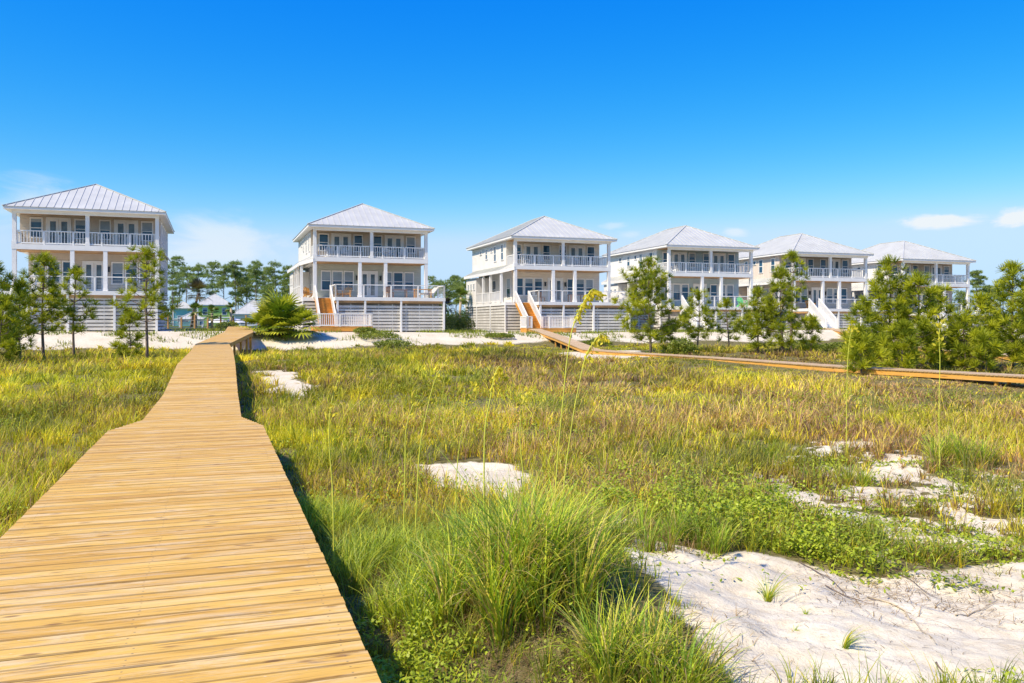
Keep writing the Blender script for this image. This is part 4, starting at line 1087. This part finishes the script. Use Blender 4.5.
leaves(60000, 3.6, 8, 1., lambda x, y: (vnoise(x, y, .42, 19) > .62)*(x > 2.4+.0*y)*(x > .58*y-.3)*(y < 5.4)*.9, .035, .14, LG0, LG1, .75)
leaves(60000, 3.2, 9, 1., lambda x, y: (vnoise(x, y, .3, 22) > .6)*(x < 1.)*(x > -1.)*.35, .03, .2, LG0, LG1, .4)
leaves(120000, 9, 26, 1., lambda x, y: (vnoise(x, y, 1.3, 24) > .62)*(1-sandmask(x, y))*.5, .05, .3, LG0, LG1, .8)
q.build('ground_cover', M['leaf']); tag(bpy.data.objects['ground_cover'], 'low small leaved green ground cover creeping over the sand', 'ground cover', kind='stuff')
# greenery on the dune bank
q = QB(); n = 60000
x = rng.uniform(-45, 60, n); yq = rng.uniform(-14, 3, n); y = yq+61+.432*(x+35.9)
k = (fbm(x, y, 3.4, 91) > .57) | ((fbm(x, y, 1.6, 44) > .66) & (yq < -8)); x, y = x[k], y[k]
k = walk_dist(x, y) > .1
for (r_, _) in HOUSES:
    lx = (x-r_.location.x)*ex.x+(y-r_.location.y)*ex.y; ly = (x-r_.location.x)*ey.x+(y-r_.location.y)*ey.y
    k &= ~((lx > -1.) & (lx < 10.9) & (ly > -2.5) & (ly < 14)) & ~((lx > -.8) & (lx < 4.3) & (ly > -5.3) & (ly < 0))
x, y = x[k], y[k]; n = len(x)
C = YG0+(YG1-YG0)*rng.random((n, 1))
q.add(blades(np.stack([x, y, ground_h(x, y)-.02], 1), rng.uniform(.1, .42, n), np.full(n, .05), rng.uniform(0, 6.283, n), rng.uniform(.05, .25, n), .2, C, 2)); q.build('dune_greenery', M['grass'])
tag(bpy.data.objects['dune_greenery'], 'sparse low greenery on the white dune in front of the houses', 'dune plants', kind='stuff')
# far scrub belt behind the houses
q = QB(); n = 70000
x = rng.uniform(-110, 140, n); x = x*2.2; y = rng.uniform(0, 40, n)+255+.35*(x+36)
hh = 4.6*(.4+fbm(x, y, 7, 33)); t = rng.random(n)
z = ground_h(x, y)+hh*t
C = np.array([.05, .09, .02])+(np.array([.16, .22, .05])-np.array([.05, .09, .02]))*(fbm(x, y, 3, 12)[:, None]*.6+rng.random((n, 1))*.4)
k = np.ones(n, bool)
x, y, z, C = x[k], y[k], z[k], C[k]; n = len(x)
q.add(blades(np.stack([x, y, z], 1), rng.uniform(.2, .9, n), np.full(n, .6), rng.uniform(0, 6.283, n), rng.uniform(.2, .8, n), .2, C, 2, True)); q.build('distant_scrub', M['leaf'])
tag(bpy.data.objects['distant_scrub'], 'dark green scrub belt far behind the houses', 'scrub', kind='stuff')

# small tufts on the sand
def tuft(px, py, n, h, label, wind, wid=.006):
    P_ = poly_px([(px, py)])[0]; x, y = P_
    root = empty('grass_tuft', (x, y, gz(x, y))); tag(root, label, 'grass tuft', 'grass tufts on the sand')
    a = rng.uniform(0, 6.283, n); rr = .02*rng.random(n)
    B = np.stack([np.cos(a)*rr, np.sin(a)*rr, -.01+0*a], 1); hh = h*rng.uniform(.5, 1.05, n)
    q = QB(); q.add(blades(B, hh, wid*rng.uniform(.6, 1.2, n), np.arctan2(np.sin(a), np.cos(a)+wind), hh*rng.uniform(.3, 1.3, n), rng.uniform(.1, .6, n), np.array(TY)[rng.integers(0, 5, n)]*.9, 7)); q.build('blades', M['grass'], root)
tuft(768, 600, 90, .34, 'upright green grass tuft alone on the white sand', .5)
tuft(845, 645, 44, .22, 'flattened grass tuft lying on the sand, blades pointing right', 1.6)
tuft(806, 617, 18, .07, 'tiny green sprout between the two grass tufts', .6)
tuft(795, 630, 14, .06, 'tiny yellow sprout below the green grass tuft', .3)

# twigs and runner roots on the sand
def twig(pts, r_, label, col='tan_old', name='dead_twig'):
    W_ = [tuple(p)+(gz(p[0], p[1])+.012+.03*random.random(),) for p in poly_px(pts)]
    # subdivide & follow ground
    out = []
    for a, b in zip(W_, W_[1:]):
        for t in (0, .33, .66):
            x = a[0]*(1-t)+b[0]*t+random.uniform(-.012, .012); y = a[1]*(1-t)+b[1]*t+random.uniform(-.02, .02); out.append((x, y, gz(x, y)+.012))
    out.append(W_[-1]); c = Vector(out[0]); m = MB(); n = len(out)
    m.tube([Vector(p)-c for p in out], [r_*(1-.7*i/(n-1)) for i in range(n)], 5)
    o = m.build(name, M[col], None, True); o.location = c; tag(o, label, 'twig', 'dead twigs on the sand')
twig([(955, 615), (975, 608), (998, 600)], .008, 'pale straight twig lying at the right of the sand')
twig([(868, 597), (905, 612), (922, 628), (936, 645)], .009, 'long curved brown runner crossing the middle of the sand')
twig([(826, 588), (850, 600), (878, 608)], .006, 'short brown twig above the flattened grass tuft', 'bark')
twig([(934, 663), (948, 672)], .007, 'short dark twig near the bottom of the sand', 'bark')
twig([(880, 565), (905, 580), (930, 596)], .006, 'thin brown runner below the green mat', 'bark')
twig([(800, 563), (820, 575), (842, 590), (850, 602)], .006, 'forked brown root reaching down from the green mat', 'bark')
q = QB(); n = 5200
x, y = pick(n, 3.6, 9, 1., .75); f = (sandmask(x, y) > .5)*(vnoise(x, y, .7, 37) > .45); k = f > 0; x, y = x[k], y[k]; n = len(x)
q.add(blades(np.stack([x, y, ground_h(x, y)+.003], 1), rng.uniform(.002, .02, n), rng.uniform(.002, .006, n), rng.uniform(0, 6.283, n), rng.uniform(.02, .14, n), .9, np.array([.26, .18, .10])*rng.uniform(.4, 1.4, n)[:, None], 3))
for (px, py, n, rx, ry) in ((895, 585, 420, .42, .30), (860, 600, 200, .3, .3), (1000, 600, 420, .45, .4), (965, 555, 500, .9, .25), (820, 500, 700, 1.2, .6), (950, 500, 900, 1.6, .9), (700, 640, 240, .2, .35), (560, 655, 900, .45, .3), (470, 650, 700, .35, .4)):
    cx, cy = poly_px([(px, py)])[0]; x = cx+rng.normal(size=n)*rx; y = cy+rng.normal(size=n)*ry; k = walk_dist(x, y) > .05; x, y = x[k], y[k]; n = len(x)
    q.add(blades(np.stack([x, y, ground_h(x, y)+.004], 1), rng.uniform(.005, .07, n), rng.uniform(.003, .007, n), rng.uniform(0, 6.283, n), rng.uniform(.05, .28, n), rng.uniform(.3, 1., n), np.array([.34, .23, .12])*rng.uniform(.4, 1.5, n)[:, None], 4))
q.build('twig_litter', M['grass'])
tag(bpy.data.objects['twig_litter'], 'fine dead twigs and straw scattered on the white sand', 'litter', kind='stuff')

# ------------------------------------------------------------------ sea oats
def sea_oat(base, top_pts, Zc, label, head=.3, r_=.0035, seeds=60, droop=True):
    """stalk through picture-plane guide points at distance Zc (each gets real depth and thickness)"""
    pts = [Vector(((px-HX)/F*(Zc+.05*i), Zc+.05*i, CZ-(py-HY)/F*(Zc+.05*i))) for i, (px, py) in enumerate(top_pts)]
    x0, y0 = (base-HX)/F*Zc, Zc-.05; g = gz(x0, y0); pts = [Vector((x0, y0, g))]+pts
    # smooth
    fine = []
    for i in range(len(pts)-1):
        p0 = pts[max(0, i-1)]; p1 = pts[i]; p2 = pts[i+1]; p3 = pts[min(len(pts)-1, i+2)]
        for t in (0, .2, .4, .6, .8):
            fine.append(.5*((2*p1)+(-p0+p2)*t+(2*p0-5*p1+4*p2-p3)*t*t+(-p0+3*p1-3*p2+p3)*t**3))
    fine.append(pts[-1]); root = empty('sea_oat', (x0, y0, g)); tag(root, label, 'sea oat', 'sea oat stalks'); c = Vector((x0, y0, g))
    m = MB(); n = len(fine); m.tube([p-c for p in fine], [r_*1.5*(1-.5*i/n) for i in range(n)], 6); st = m.build('stalk', M['oat'], root, True)
    k0 = int(n*(1-head)); V = []; Fq = []; CC = []
    for s in range(seeds):
        i = random.uniform(k0, n-1.001); a = fine[int(i)].lerp(fine[int(i)+1], i-int(i))-c
        L = random.uniform(.018, .034)*Zc/6.; dn = Vector((random.uniform(-.6, .9), random.uniform(-.7, .7), random.uniform(-1.4, -.3) if droop else random.uniform(-.3, 1.2))).normalized()
        st_ = a+dn*random.uniform(0, .045)*Zc/6.; sd = dn.cross(Vector((random.random(), random.random(), .3))).normalized()*L*.3
        b = len(V); V += [st_-sd*.3, st_+sd*.3, st_+dn*L*.5+sd, st_+dn*L*.5-sd, st_+dn*L+sd*.2, st_+dn*L-sd*.2]; Fq += [[b, b+1, b+2, b+3], [b+3, b+2, b+4, b+5]]
        cc = np.array([.78, .66, .06])*random.uniform(.7, 1.1); CC += [cc]*6
    q = QB(); q.add((np.array([tuple(v) for v in V], np.float32), np.array(Fq), np.array(CC, np.float32))); q.build('seed_head', M['grass'], root)
    # two or three long basal leaves
    n = 5; q = QB(); q.add(blades(np.zeros((n, 3)), rng.uniform(.4, .7, n), np.full(n, .009), rng.uniform(0, 6.28, n), rng.uniform(.2, .5, n), .3, np.array([.34, .38, .06])*np.ones((n, 1)), 8)); q.build('leaves', M['grass'], root)
M['oat'] = paint('oat_stalk', (.62, .62, .07), .6, .1)
sea_oat(551, [(556, 480), (563, 400), (569, 345), (576, 318), (585, 300), (593, 289), (601, 294)], 6.2, 'tallest sea oat with nodding yellow seed head reaching the third house', .42, seeds=240)
sea_oat(560, [(563, 495), (571, 430), (579, 385), (586, 356), (594, 342), (602, 333), (606, 338)], 6.6, 'sea oat with drooping spikelets just right of the tallest one', .5, seeds=150)
sea_oat(484, [(484, 480), (485, 430), (490, 400), (495, 375), (500, 366), (503, 376)], 7., 'sea oat with short dense golden head left of the tallest one', .45, .0045, seeds=150)
sea_oat(415, [(419, 458), (426, 415), (435, 380), (445, 362)], 8., 'thin leaning sea oat with sparse green head in front of the meadow', .5, .0045, seeds=40, droop=False)
sea_oat(404, [(405, 468), (406, 430), (413, 404)], 8.5, 'short thin sea oat left of the leaning one', .4, .0045, seeds=20, droop=False)
sea_oat(335, [(333, 500), (329, 440), (331, 405), (338, 380)], 7.2, 'lone thin sea oat nearest the boardwalk platform', .45, .0045, seeds=40, droop=False)
sea_oat(455, [(457, 470), (462, 430), (468, 400), (477, 384)], 8.2, 'thin straw coloured sea oat between the leaning one and the golden headed one', .4, .0035, seeds=50, droop=False)
sea_oat(522, [(523, 480), (520, 440), (522, 405), (530, 392)], 7.4, 'short straw coloured sea oat in the middle of the big tussock', .4, .0035, seeds=50, droop=False)
sea_oat(938, [(939, 410), (940, 360), (939, 335), (942, 322)], 13., 'pale sea oat standing before the right thicket', .4, .005, seeds=40, droop=False)
sea_oat(845, [(847, 380), (849, 345), (852, 328)], 14., 'pale sea oat before the left end of the right thicket', .4, .005, seeds=30, droop=False)
